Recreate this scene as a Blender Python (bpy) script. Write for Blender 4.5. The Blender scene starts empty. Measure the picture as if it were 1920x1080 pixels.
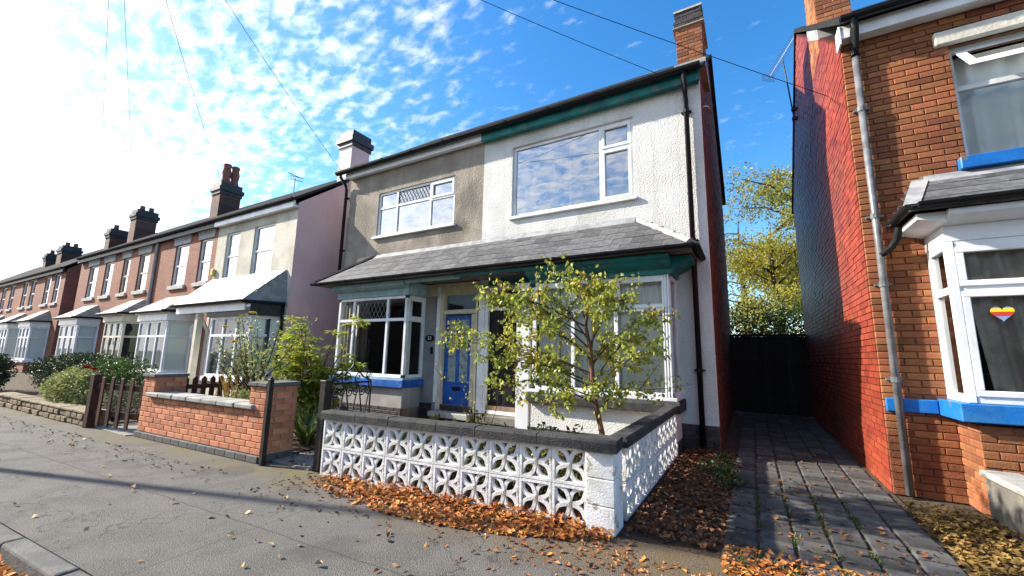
import bpy, math, random
from mathutils import Vector, Matrix
random.seed(7)
R = math.radians
scene = bpy.context.scene
COL = scene.collection
# ------------------------------------------------------------------ camera
cam_d = bpy.data.cameras.new("camera"); cam = bpy.data.objects.new("camera", cam_d); COL.objects.link(cam)
cam_d.sensor_width = 36.0; cam_d.lens = 771.62/1920*36.0; cam_d.clip_start = 0.05; cam_d.clip_end = 2000
def cam_matrix(yaw, pitch, roll, loc):
    f = Vector((math.sin(yaw)*math.cos(pitch), math.cos(yaw)*math.cos(pitch), math.sin(pitch)))
    r = Vector((math.cos(yaw), -math.sin(yaw), 0)); u = r.cross(f)
    r2 = r*math.cos(roll)+u*math.sin(roll); u2 = -r*math.sin(roll)+u*math.cos(roll)
    m = Matrix((r2, u2, -f)).transposed().to_4x4(); m.translation = loc
    return m
cam.matrix_world = cam_matrix(R(-30.078), R(9.216), R(1.187), Vector((0, 0, 1.38)))
scene.camera = cam
# ------------------------------------------------------------------ light, sky, exposure
SUN_AZ, SUN_EL = R(17.4), R(31.5)          # sun stands to the left of the street, a little in front of the house fronts
sdir = Vector((-math.cos(SUN_AZ)*math.cos(SUN_EL), -math.sin(SUN_AZ)*math.cos(SUN_EL), math.sin(SUN_EL)))
sun_d = bpy.data.lights.new("sun", 'SUN'); sun_d.energy = 5.0; sun_d.angle = R(1.0); sun_d.color = (1, .93, .82)
sun = bpy.data.objects.new("sun", sun_d); COL.objects.link(sun)
sun.rotation_euler = sdir.to_track_quat('Z', 'Y').to_euler(); sun.location = (-20, -8, 20)
world = bpy.data.worlds.new("World"); scene.world = world; world.use_nodes = True
nt = world.node_tree; nt.nodes.clear()
def wn(t, **k):
    n = nt.nodes.new(t)
    for a, b in k.items(): setattr(n, a, b)
    return n
def wl(a, b): nt.links.new(a, b)
def wmath(op, a, b=None, clamp=False):
    n = wn('ShaderNodeMath', operation=op, use_clamp=clamp)
    for i, v in enumerate((a, b)):
        if v is None: continue
        if hasattr(v, 'node'): wl(v, n.inputs[i])
        else: n.inputs[i].default_value = v
    return n.outputs[0]
sky = wn('ShaderNodeTexSky', sky_type='NISHITA', sun_disc=False, sun_elevation=SUN_EL, sun_rotation=math.atan2(sdir.x, sdir.y))
sky.air_density = 1.0; sky.dust_density = 0.6; sky.ozone_density = 2.2
tc = wn('ShaderNodeTexCoord'); sep = wn('ShaderNodeSeparateXYZ'); wl(tc.outputs['Generated'], sep.inputs[0])
zz = wmath('ADD', wmath('MAXIMUM', sep.outputs[2], 0.0), 0.16)
comb = wn('ShaderNodeCombineXYZ'); wl(wmath('DIVIDE', sep.outputs[0], zz), comb.inputs[0]); wl(wmath('DIVIDE', sep.outputs[1], zz), comb.inputs[1])
mp = wn('ShaderNodeMapping'); mp.inputs['Rotation'].default_value = (0, 0, R(25)); mp.inputs['Scale'].default_value = (1.0, 1.7, 1); wl(comb.outputs[0], mp.inputs[0])
def wnoise(sc, det, rough, dist=0.0):
    n = wn('ShaderNodeTexNoise'); n.inputs['Scale'].default_value = sc; n.inputs['Detail'].default_value = det
    n.inputs['Roughness'].default_value = rough; n.inputs['Distortion'].default_value = dist; wl(mp.outputs[0], n.inputs['Vector']); return n.outputs[0]
puffs = wnoise(14, 5, .55, .25); banks = wnoise(1.1, 2, .5)
# the cloud sheet lies to the -x side of the street and thins out to the right
edge = wmath('ADD', wmath('MULTIPLY', comb.outputs[0], -0.37), -.135)
cov = wmath('ADD', wmath('ADD', wmath('MULTIPLY', puffs, 1.0), wmath('MULTIPLY', banks, .55)), edge)
mr = wn('ShaderNodeMapRange', interpolation_type='SMOOTHSTEP'); wl(cov, mr.inputs[0])
mr.inputs[1].default_value = .58; mr.inputs[2].default_value = 1.12; mr.inputs[3].default_value = 0; mr.inputs[4].default_value = .94
dotn = wn('ShaderNodeVectorMath', operation='DOT_PRODUCT'); wl(tc.outputs['Generated'], dotn.inputs[0]); dotn.inputs[1].default_value = sdir
glow = wmath('POWER', wmath('MAXIMUM', dotn.outputs['Value'], 0.0), 5.0)
cb = wmath('ADD', wmath('MULTIPLY', glow, 9.0), 5.2)
ccol = wn('ShaderNodeMix', data_type='RGBA', blend_type='MULTIPLY'); ccol.inputs[0].default_value = 1
ccol.inputs[6].default_value = (.97, .985, 1, 1); wl(cb, ccol.inputs[7])
hsv = wn('ShaderNodeHueSaturation'); hsv.inputs['Saturation'].default_value = 1.36; hsv.inputs['Value'].default_value = 1.15; wl(sky.outputs[0], hsv.inputs['Color'])
mix = wn('ShaderNodeMix', data_type='RGBA'); wl(mr.outputs[0], mix.inputs[0]); wl(hsv.outputs[0], mix.inputs[6]); wl(ccol.outputs[2], mix.inputs[7])
bg = wn('ShaderNodeBackground'); bg.inputs[1].default_value = .12; wl(mix.outputs[2], bg.inputs[0])
wo = wn('ShaderNodeOutputWorld'); wl(bg.outputs[0], wo.inputs[0])
vs = scene.view_settings; vs.view_transform = 'Standard'; vs.look = 'None'; vs.exposure = 1.22; vs.gamma = 1; vs.use_curve_mapping = False
scene.render.engine = 'CYCLES'
scene.render.resolution_x = 1024; scene.render.resolution_y = 576

# ------------------------------------------------------------------ materials
def M(name, c, c2=None, sc=4, rough=.8, bump=0, bsc=80, spec=.3, rnd=0, isl=0, metal=0, trans=0, det=4, lo=.38, hi=.62, bdist=.01, c3=None, sc3=1.2, voro=False, streak=0, wear=None):
    m = bpy.data.materials.new(name); m.use_nodes = True; t = m.node_tree; N = t.nodes; L = t.links
    b = N['Principled BSDF']; b.inputs['Roughness'].default_value = rough; b.inputs['Specular IOR Level'].default_value = spec; b.inputs['Metallic'].default_value = metal
    co = N.new('ShaderNodeTexCoord').outputs['Object']
    def noise(s, d=4):
        n = N.new('ShaderNodeTexNoise'); n.inputs['Scale'].default_value = s; n.inputs['Detail'].default_value = d; L.new(co, n.inputs['Vector']); return n.outputs[0]
    def ramp(x, a, z):
        r = N.new('ShaderNodeMapRange'); r.interpolation_type = 'SMOOTHSTEP'; r.inputs[1].default_value = a; r.inputs[2].default_value = z; L.new(x, r.inputs[0]); return r.outputs[0]
    def mixc(f, a, z):
        x = N.new('ShaderNodeMix'); x.data_type = 'RGBA'; L.new(f, x.inputs[0])
        for v, i in ((a, 6), (z, 7)):
            if isinstance(v, tuple): x.inputs[i].default_value = (*v, 1)
            else: L.new(v, x.inputs[i])
        return x.outputs[2]
    out = None
    if c2: out = mixc(ramp(noise(sc, det), lo, hi), c, c2)
    if c3: out = mixc(ramp(noise(sc3, 5), .5, .68), out if out else c, c3)
    if streak:
        mpn = N.new('ShaderNodeMapping'); mpn.inputs['Scale'].default_value = (7, 7, .35); L.new(co, mpn.inputs[0])
        n_ = N.new('ShaderNodeTexNoise'); n_.inputs['Scale'].default_value = 1; n_.inputs['Detail'].default_value = 5; n_.inputs['Roughness'].default_value = .65; L.new(mpn.outputs[0], n_.inputs['Vector'])
        f_ = ramp(n_.outputs[0], .5, .8); k_ = N.new('ShaderNodeMath'); k_.operation = 'MULTIPLY'; k_.inputs[1].default_value = streak; L.new(f_, k_.inputs[0])
        out = mixc(k_.outputs[0], out if out else c, tuple(v*.45 for v in c))
    if wear: out = mixc(ramp(noise(wear[1], 8), .60, .64), out if out else c, wear[0])
    if rnd or isl:
        src = N.new('ShaderNodeObjectInfo').outputs['Random'] if rnd else N.new('ShaderNodeNewGeometry').outputs['Random Per Island']
        h = N.new('ShaderNodeHueSaturation'); a = rnd or isl
        v = N.new('ShaderNodeMapRange'); v.inputs[3].default_value = 1-a; v.inputs[4].default_value = 1+a; L.new(src, v.inputs[0]); L.new(v.outputs[0], h.inputs['Value'])
        m2 = N.new('ShaderNodeMath'); m2.operation = 'MULTIPLY'; m2.inputs[1].default_value = 7.31; L.new(src, m2.inputs[0])
        m3 = N.new('ShaderNodeMath'); m3.operation = 'FRACT'; L.new(m2.outputs[0], m3.inputs[0])
        v2 = N.new('ShaderNodeMapRange'); v2.inputs[3].default_value = .5-a*.022; v2.inputs[4].default_value = .5+a*.022; L.new(m3.outputs[0], v2.inputs[0]); L.new(v2.outputs[0], h.inputs['Hue'])
        if out: L.new(out, h.inputs['Color'])
        else: h.inputs['Color'].default_value = (*c, 1)
        out = h.outputs[0]
    if out: L.new(out, b.inputs['Base Color'])
    else: b.inputs['Base Color'].default_value = (*c, 1)
    if bump:
        bp = N.new('ShaderNodeBump'); bp.inputs['Strength'].default_value = bump; bp.inputs['Distance'].default_value = bdist
        if voro:
            vn = N.new('ShaderNodeTexVoronoi'); vn.feature = 'SMOOTH_F1'; vn.inputs['Scale'].default_value = bsc; L.new(co, vn.inputs['Vector'])
            ad = N.new('ShaderNodeMath'); L.new(vn.outputs[0], ad.inputs[0]); L.new(noise(bsc*.6, 3), ad.inputs[1]); L.new(ad.outputs[0], bp.inputs['Height'])
        else: L.new(noise(bsc, 4), bp.inputs['Height'])
        L.new(bp.outputs[0], b.inputs['Normal'])
    if trans:
        tr = N.new('ShaderNodeBsdfTranslucent'); mx = N.new('ShaderNodeMixShader'); mx.inputs[0].default_value = trans
        if out: L.new(out, tr.inputs[0])
        else: tr.inputs[0].default_value = (*c, 1)
        L.new(b.outputs[0], mx.inputs[1]); L.new(tr.outputs[0], mx.inputs[2]); L.new(mx.outputs[0], N['Material Output'].inputs[0])
    return m
def glass(name, ior, tint=(.9, .95, .95), extra=0.0):
    m = bpy.data.materials.new(name); m.use_nodes = True; N = m.node_tree.nodes; L = m.node_tree.links
    N.remove(N['Principled BSDF']); g = N.new('ShaderNodeBsdfGlossy'); g.inputs['Roughness'].default_value = .015; g.inputs[0].default_value = (.95, .97, 1, 1)
    t = N.new('ShaderNodeBsdfTransparent'); t.inputs[0].default_value = (*tint, 1)
    f = N.new('ShaderNodeFresnel'); f.inputs[0].default_value = ior
    n = N.new('ShaderNodeTexNoise'); n.inputs['Scale'].default_value = 2.2; co = N.new('ShaderNodeTexCoord'); L.new(co.outputs['Object'], n.inputs['Vector'])
    bp = N.new('ShaderNodeBump'); bp.inputs['Strength'].default_value = .035; bp.inputs['Distance'].default_value = .05; L.new(n.outputs[0], bp.inputs['Height']); L.new(bp.outputs[0], g.inputs['Normal'])
    a = N.new('ShaderNodeMath'); a.operation = 'ADD'; a.inputs[1].default_value = extra; a.use_clamp = True; L.new(f.outputs[0], a.inputs[0])
    mx = N.new('ShaderNodeMixShader'); L.new(a.outputs[0], mx.inputs[0]); L.new(t.outputs[0], mx.inputs[1]); L.new(g.outputs[0], mx.inputs[2]); L.new(mx.outputs[0], N['Material Output'].inputs[0])
    return m
def brickmat(name, c1, c2, mortar, axis='xz'):
    # brickwork too far off to pick out single bricks
    m = bpy.data.materials.new(name); m.use_nodes = True; N = m.node_tree.nodes; L = m.node_tree.links; b = N['Principled BSDF']
    co = N.new('ShaderNodeTexCoord'); s = N.new('ShaderNodeSeparateXYZ'); L.new(co.outputs['Object'], s.inputs[0]); c = N.new('ShaderNodeCombineXYZ')
    L.new(s.outputs[0 if axis == 'xz' else 1], c.inputs[0]); L.new(s.outputs[2], c.inputs[1])
    k = N.new('ShaderNodeTexBrick'); L.new(c.outputs[0], k.inputs[0]); k.inputs['Scale'].default_value = 1; k.inputs['Brick Width'].default_value = .225; k.inputs['Row Height'].default_value = .075
    k.inputs['Mortar Size'].default_value = .009; k.inputs['Color1'].default_value = (*c1, 1); k.inputs['Color2'].default_value = (*c2, 1); k.inputs['Mortar'].default_value = (*mortar, 1)
    n = N.new('ShaderNodeTexNoise'); n.inputs['Scale'].default_value = 1.3; L.new(co.outputs['Object'], n.inputs['Vector'])
    h = N.new('ShaderNodeHueSaturation'); v = N.new('ShaderNodeMapRange'); v.inputs[3].default_value = .6; v.inputs[4].default_value = 1.4; L.new(n.outputs[0], v.inputs[0]); L.new(v.outputs[0], h.inputs['Value'])
    L.new(k.outputs[0], h.inputs['Color']); L.new(h.outputs[0], b.inputs['Base Color']); b.inputs['Roughness'].default_value = .85
    bp = N.new('ShaderNodeBump'); bp.inputs['Strength'].default_value = .6; bp.inputs['Distance'].default_value = .006; bp.invert = True; L.new(k.outputs[1], bp.inputs['Height']); L.new(bp.outputs[0], b.inputs['Normal'])
    return m
m_whiterender = M('white_render', (.70, .69, .65), (.61, .60, .55), 1.6, .9, 1.0, 44, bdist=.021, lo=.4, hi=.75, c3=(.56, .55, .50), sc3=.7, streak=.35)
m_creamrender = M('cream_roughcast', (.64, .60, .50), (.52, .48, .39), 1.6, .9, 1.0, 30, bdist=.03, c3=(.46, .42, .34), sc3=.9, streak=.3)
m_whitesmooth = M('white_paint_smooth', (.80, .80, .79), (.72, .72, .71), 2.5, .7, .25, 40)
m_beige = M('beige_pebbledash', (.36, .31, .25), (.25, .215, .17), 1.4, .95, 1.0, 38, bdist=.025, c3=(.19, .165, .135), sc3=.9, streak=.5)
m_greyrender = M('grey_render', (.34, .32, .30), (.27, .255, .235), 2, .9, .3, 50, streak=.4)
m_pink = M('pink_render', (.80, .53, .50), (.72, .47, .44), 1.0, .9, .25, 60, streak=.25)
m_teal = M('teal_paint', (.006, .16, .155), (.004, .11, .11), 3, .5, .2, 40, c3=(.03, .19, .18), sc3=4, wear=((.10, .12, .10), 9))
m_paleblue = M('pale_blue_paint', (.30, .43, .45), (.22, .34, .37), 5, .6, .1, 60)
m_creampaint = M('cream_paint', (.62, .55, .40), (.52, .46, .33), 5, .6, .1, 60)
m_blue = M('blue_paint', (.012, .10, .40), (.010, .07, .30), 4, .45, .2, 40, wear=((.05, .13, .36), 7))
m_bluebright = M('bright_blue_paint', (.01, .15, .48), (.008, .11, .38), 4, .45, .25, 40, c3=(.03, .17, .42), sc3=3, wear=((.12, .14, .16), 6))
m_navy = M('navy_paint', (.015, .03, .16), None, rough=.5)
m_black = M('black_plastic', (.010, .010, .011), None, rough=.55, spec=.18)
m_iron = M('black_ironwork', (.010, .010, .011), (.03, .022, .016), 12, .5, .2, 60)
m_darkstone = M('black_painted_stone', (.030, .030, .032), (.055, .053, .05), 8, .85, .9, 70, bdist=.012)
m_upvc = M('white_upvc', (.78, .79, .80), (.70, .71, .72), 3, .35, spec=.5, c3=(.60, .60, .58), sc3=2.2)
m_cream_frame = M('cream_window_paint', (.66, .60, .46), (.58, .53, .41), 3, .5)
m_greypipe = M('grey_cast_pipe', (.17, .175, .18), (.10, .103, .107), 6, .35, .1, 40, spec=.6)
m_slate = M('grey_slate', (.115, .113, .11), (.075, .075, .078), 9, .6, .25, 30, rnd=.3, c3=(.17, .165, .15), sc3=3)
m_slatepale = M('pale_slate', (.30, .29, .26), (.22, .215, .20), 7, .5, .25, 30, rnd=.2)
m_slaterow = M('weathered_slate_rows', (.30, .27, .20), (.20, .19, .16), 5, .65, .3, 24)
m_rooftile = M('roof_slate_far', (.035, .035, .037), (.025, .025, .027), 6, .9, .3, 12, spec=.03)
m_lead = M('lead_flashing', (.22, .225, .23), (.33, .33, .32), 6, .6, .2, 30)
m_mortarlt = M('pale_mortar', (.50, .46, .38), (.40, .36, .29), 10, .95, .4, 60)
m_mortar = M('brown_mortar', (.26, .17, .11), (.20, .13, .09), 10, .95, .4, 60)
m_mortarorange = M('orange_mortar', (.30, .16, .085), (.21, .105, .055), 6, .95, .4, 60)
m_brick = M('orange_brick', (.30, .11, .045), (.20, .07, .03), 7, .85, .45, 55, rnd=.36, c3=(.36, .165, .075), sc3=1.8, wear=((.12, .06, .035), 5))
m_brickpink = M('pink_orange_brick', (.58, .225, .11), (.46, .165, .08), 9, .85, .45, 60, rnd=.24, c3=(.68, .38, .25), sc3=6, wear=((.30, .13, .08), 12))
m_brickdark = M('blue_engineering_brick', (.035, .030, .033), (.06, .048, .045), 9, .55, .3, 60, rnd=.3)
m_brickred = M('red_painted_brick', (.30, .055, .026), (.24, .042, .02), 1.2, .45, .25, 50, isl=.22, spec=.45, c3=(.20, .045, .028), sc3=.6)
m_mortarred = M('dark_red_joint', (.05, .012, .010), (.03, .01, .01), 8, .8)
m_brickside = M('brown_red_brick', (.20, .060, .035), (.13, .038, .025), 6, .8, .3, 70, isl=.35)
m_brickfar = brickmat('terrace_brickwork', (.29, .085, .035), (.20, .055, .024), (.22, .13, .085))
m_brickstack = brickmat('sooty_chimney_brickwork', (.16, .055, .032), (.09, .035, .024), (.10, .07, .05))
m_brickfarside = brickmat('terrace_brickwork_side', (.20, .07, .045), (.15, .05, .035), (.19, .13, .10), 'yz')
m_stone = M('tan_walling_stone', (.25, .19, .115), (.16, .125, .08), 8, .9, .7, 30, rnd=.25, bdist=.02)
m_coping = M('grey_coping_stone', (.34, .325, .29), (.26, .25, .225), 7, .9, .5, 50, rnd=.12)
m_plinth = M('grey_plinth_brick', (.13, .125, .12), (.10, .095, .09), 7, .85, .4, 60, rnd=.15)
m_lintel = M('grey_stone_lintel', (.46, .44, .42), (.36, .35, .33), 6, .8, .4, 40)
m_creamstone = M('cream_painted_lintel', (.62, .58, .49), (.54, .50, .42), 5, .7, .5, 30)
m_fencewood = M('brown_stained_timber', (.085, .032, .018), (.055, .021, .013), 5, .7, .3, 40, rnd=.2)
m_gatewood = M('black_stained_timber', (.016, .016, .017), (.026, .025, .025), 6, .8, .3, 40, rnd=.3)
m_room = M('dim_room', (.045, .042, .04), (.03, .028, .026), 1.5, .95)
m_curtain = M('white_net_curtain', (.88, .88, .82), (.82, .82, .76), 3, .95)
m_curtaingrey = M('grey_curtain', (.50, .46, .39), (.36, .33, .28), 6, .95)
m_blind = M('pale_blind', (.75, .75, .72), None, rough=.8)
m_darkblind = M('dark_vertical_blind', (.05, .05, .06), None, rough=.8)
m_glass = glass('window_glass', 1.5, (.95, .97, .96))
m_glasssky = glass('window_glass_bright', 1.75, (.75, .8, .82), .30)
m_leadglass = M('stained_door_glass', (.20, .33, .31), (.36, .40, .36), 18, .15, .3, 40, c3=(.16, .13, .18), sc3=11, spec=.6)
m_asphalt = M('asphalt_pavement', (.120, .110, .095), (.094, .087, .076), 3, .9, 1.0, 110, bdist=.012)
m_road = M('road_asphalt', (.06, .06, .06), (.045, .045, .045), 3, .9, .8, 150)
m_kerb = M('concrete_kerb', (.13, .125, .112), (.09, .087, .08), 6, .9, .6, 60, rnd=.1)
m_earth = M('garden_soil', (.055, .038, .024), (.085, .055, .032), 5, .95, .9, 30, bdist=.03)
m_ground = M('ground_grass', (.06, .08, .03), (.045, .06, .025), 2, .95, .5, 20)
m_paver = M('grey_paver', (.075, .072, .071), (.055, .053, .052), 6, .85, .6, 40, rnd=.42, wear=((.05, .055, .03), 7))
m_slab = M('grey_path_slab', (.23, .22, .20), (.17, .165, .15), 5, .9, .4, 50)
m_bark = M('birch_bark', (.20, .085, .04), (.11, .05, .03), 10, .8, .5, 30)
m_twig = M('dark_twig', (.06, .04, .028), None, rough=.9)
m_leafbirch = M('birch_leaf', (.38, .40, .07), (.24, .30, .05), 9, .38, isl=.45, trans=.5, c3=(.46, .36, .05), sc3=2.5)
m_leafgreen = M('green_leaf', (.07, .125, .025), (.045, .085, .02), 3, .45, isl=.4, trans=.3)
m_leafyellow = M('yellow_green_leaf', (.44, .44, .06), (.24, .32, .04), 3, .5, isl=.35, trans=.4)
m_leafdark = M('dark_green_leaf', (.03, .055, .016), (.022, .04, .013), 3, .45, isl=.4, trans=.2)
m_leafvar = M('variegated_leaf', (.36, .36, .14), (.16, .20, .06), 9, .5, isl=.4, trans=.3)
m_leafolive = M('tree_leaf_yellowing', (.38, .33, .04), (.20, .22, .035), .6, .6, isl=.4, trans=.4)
m_leafcover = M('shade_dark_cover_leaf', (.030, .040, .013), (.075, .075, .02), 1.6, .5, isl=.45, trans=.2)  # leaf colour kept dark to stand in for shade behind the pierced blocks
m_lavender = M('silver_leaf', (.24, .25, .16), (.17, .19, .11), 6, .7, isl=.3, trans=.2)
m_strap = M('strap_leaf', (.16, .20, .05), (.09, .13, .035), 5, .5, isl=.4, trans=.3)
m_strapbrown = M('rusty_strap_leaf', (.30, .19, .05), (.24, .11, .03), 5, .6, isl=.5, trans=.3)
m_litter = M('dead_leaf', (.50, .21, .05), (.36, .12, .03), 6, .7, isl=.5, trans=.2)
m_litterbrown = M('brown_dead_leaf', (.20, .085, .035), (.13, .055, .025), 6, .8, isl=.5, trans=.1)
m_leafpale = M('pale_dry_leaf', (.42, .30, .15), (.34, .2, .08), 8, .8, rnd=.3)
m_rosered = M('red_petal', (.35, .01, .012), None, rough=.6, trans=.2)
m_roseyellow = M('yellow_petal', (.65, .48, .03), None, rough=.6, trans=.3)
m_wire = M('black_cable', (.02, .02, .022), None, rough=.6)
m_alu = M('aluminium', (.55, .56, .57), None, rough=.35, metal=.8)
m_alarm = M('alarm_box_yellow', (.62, .42, .10), None, rough=.5)
m_fy = M('sticker_yellow', (.85, .68, .0), None, rough=.6)
m_fb = M('sticker_blue', (.02, .06, .45), None, rough=.6)
m_hr = M('sticker_red', (.6, .05, .04), None, rough=.6)
m_hlb = M('sticker_light_blue', (.2, .35, .6), None, rough=.6)
m_pot = M('terracotta_pot', (.26, .10, .06), (.17, .065, .045), 8, .85, .2, 40)
m_concrete = M('concrete_wall', (.20, .185, .155), (.13, .12, .10), 3, .9, .6, 40, streak=.6, c3=(.10, .10, .06), sc3=2)
m_straw = M('straw_litter', (.30, .19, .05), (.17, .10, .03), 8, .8, isl=.4, trans=.2)
m_pole = M('creosoted_timber', (.07, .05, .035), None, rough=.9)
# pavement: mossy, leaf stained strip along the garden walls, tar seams
def pave_nodes():
    t = m_asphalt.node_tree; N = t.nodes; L = t.links; b = N['Principled BSDF']; old = b.inputs['Base Color'].links[0].from_socket
    co = N.new('ShaderNodeTexCoord'); s = N.new('ShaderNodeSeparateXYZ'); L.new(co.outputs['Object'], s.inputs[0])
    def mth(op, a, c, cl=False):
        n = N.new('ShaderNodeMath'); n.operation = op; n.use_clamp = cl
        for i, v in enumerate((a, c)):
            if isinstance(v, (int, float)): n.inputs[i].default_value = v
            else: L.new(v, n.inputs[i])
        return n.outputs[0]
    def noise(sc, d=5):
        n = N.new('ShaderNodeTexNoise'); n.inputs['Scale'].default_value = sc; n.inputs['Detail'].default_value = d; L.new(co.outputs['Object'], n.inputs['Vector']); return n.outputs[0]
    def rmp(x, a, z, lo=0, hi=1):
        r = N.new('ShaderNodeMapRange'); r.interpolation_type = 'SMOOTHSTEP'; r.inputs[1].default_value = a; r.inputs[2].default_value = z; r.inputs[3].default_value = lo; r.inputs[4].default_value = hi; L.new(x, r.inputs[0]); return r.outputs[0]
    def mixc(f, a, z):
        x = N.new('ShaderNodeMix'); x.data_type = 'RGBA'; L.new(f, x.inputs[0])
        for v, i in ((a, 6), (z, 7)):
            if isinstance(v, tuple): x.inputs[i].default_value = (*v, 1)
            else: L.new(v, x.inputs[i])
        return x.outputs[2]
    d = mth('SUBTRACT', s.outputs[1], mth('MULTIPLY', s.outputs[0], .055))       # distance from the kerb across the pavement
    strip = rmp(mth('ADD', d, mth('MULTIPLY', noise(2.0), .9)), 3.25, 3.75)
    c = mixc(mth('MULTIPLY', strip, rmp(noise(5), .40, .6, .25, .9)), old, (.13, .105, .030))
    stain = mth('MULTIPLY', rmp(mth('ADD', d, mth('MULTIPLY', noise(3.0), .6)), 2.9, 3.4), rmp(s.outputs[0], -4.6, -3.6))
    c = mixc(mth('MULTIPLY', stain, .7), c, (.115, .07, .032))
    c = mixc(rmp(noise(.7, 3), .52, .6, 0, .5), c, (.125, .118, .107))
    c = mixc(rmp(noise(240, 2), .58, .68, 0, .8), c, (.24, .23, .21))
    c = mixc(rmp(noise(75, 3), .54, .66, 0, .5), c, (.23, .215, .19))
    c = mixc(rmp(noise(45, 3), .58, .70, 0, .5), c, (.045, .043, .04))
    c = mixc(rmp(noise(1.6, 6), .56, .66, 0, .55), c, (.07, .067, .062))
    gv = N.new('ShaderNodeTexVoronoi'); gv.inputs['Scale'].default_value = 2.6; L.new(co.outputs['Object'], gv.inputs['Vector'])
    c = mixc(rmp(gv.outputs[0], .045, .06, .6, 0), c, (.05, .05, .048))
    jm = N.new('ShaderNodeMapping'); jm.inputs['Rotation'].default_value = (0,0,R(-3.4)); L.new(co.outputs['Object'], jm.inputs[0])
    js = N.new('ShaderNodeSeparateXYZ'); L.new(jm.outputs[0], js.inputs[0])
    wob = mth('MULTIPLY', noise(3, 3), .06)
    seam = rmp(mth('ABSOLUTE', mth('SUBTRACT', mth('ADD', js.outputs[1], wob), 2.28), 0), .0, .014, .75, 0)
    c = mixc(seam, c, (.05, .047, .043))
    seam2 = rmp(mth('ABSOLUTE', mth('SUBTRACT', mth('ADD', mth('MODULO', mth('ADD', js.outputs[0], 60), 3.7), wob), 1.2), 0), .0, .012, .6, 0)
    c = mixc(seam2, c, (.055, .05, .045))
    v = N.new('ShaderNodeTexVoronoi'); v.feature = 'DISTANCE_TO_EDGE'; v.inputs['Scale'].default_value = .55; va = N.new('ShaderNodeVectorMath'); va.operation = 'ADD'; nz = N.new('ShaderNodeTexNoise'); nz.inputs['Scale'].default_value = 4; L.new(co.outputs['Object'], nz.inputs['Vector']); L.new(co.outputs['Object'], va.inputs[0]); L.new(nz.outputs[1], va.inputs[1]); L.new(va.outputs[0], v.inputs['Vector'])
    c = mixc(rmp(v.outputs[0], .0, .012, .75, 0), c, (.05, .048, .045))
    L.new(c, b.inputs['Base Color'])
pave_nodes()

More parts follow.
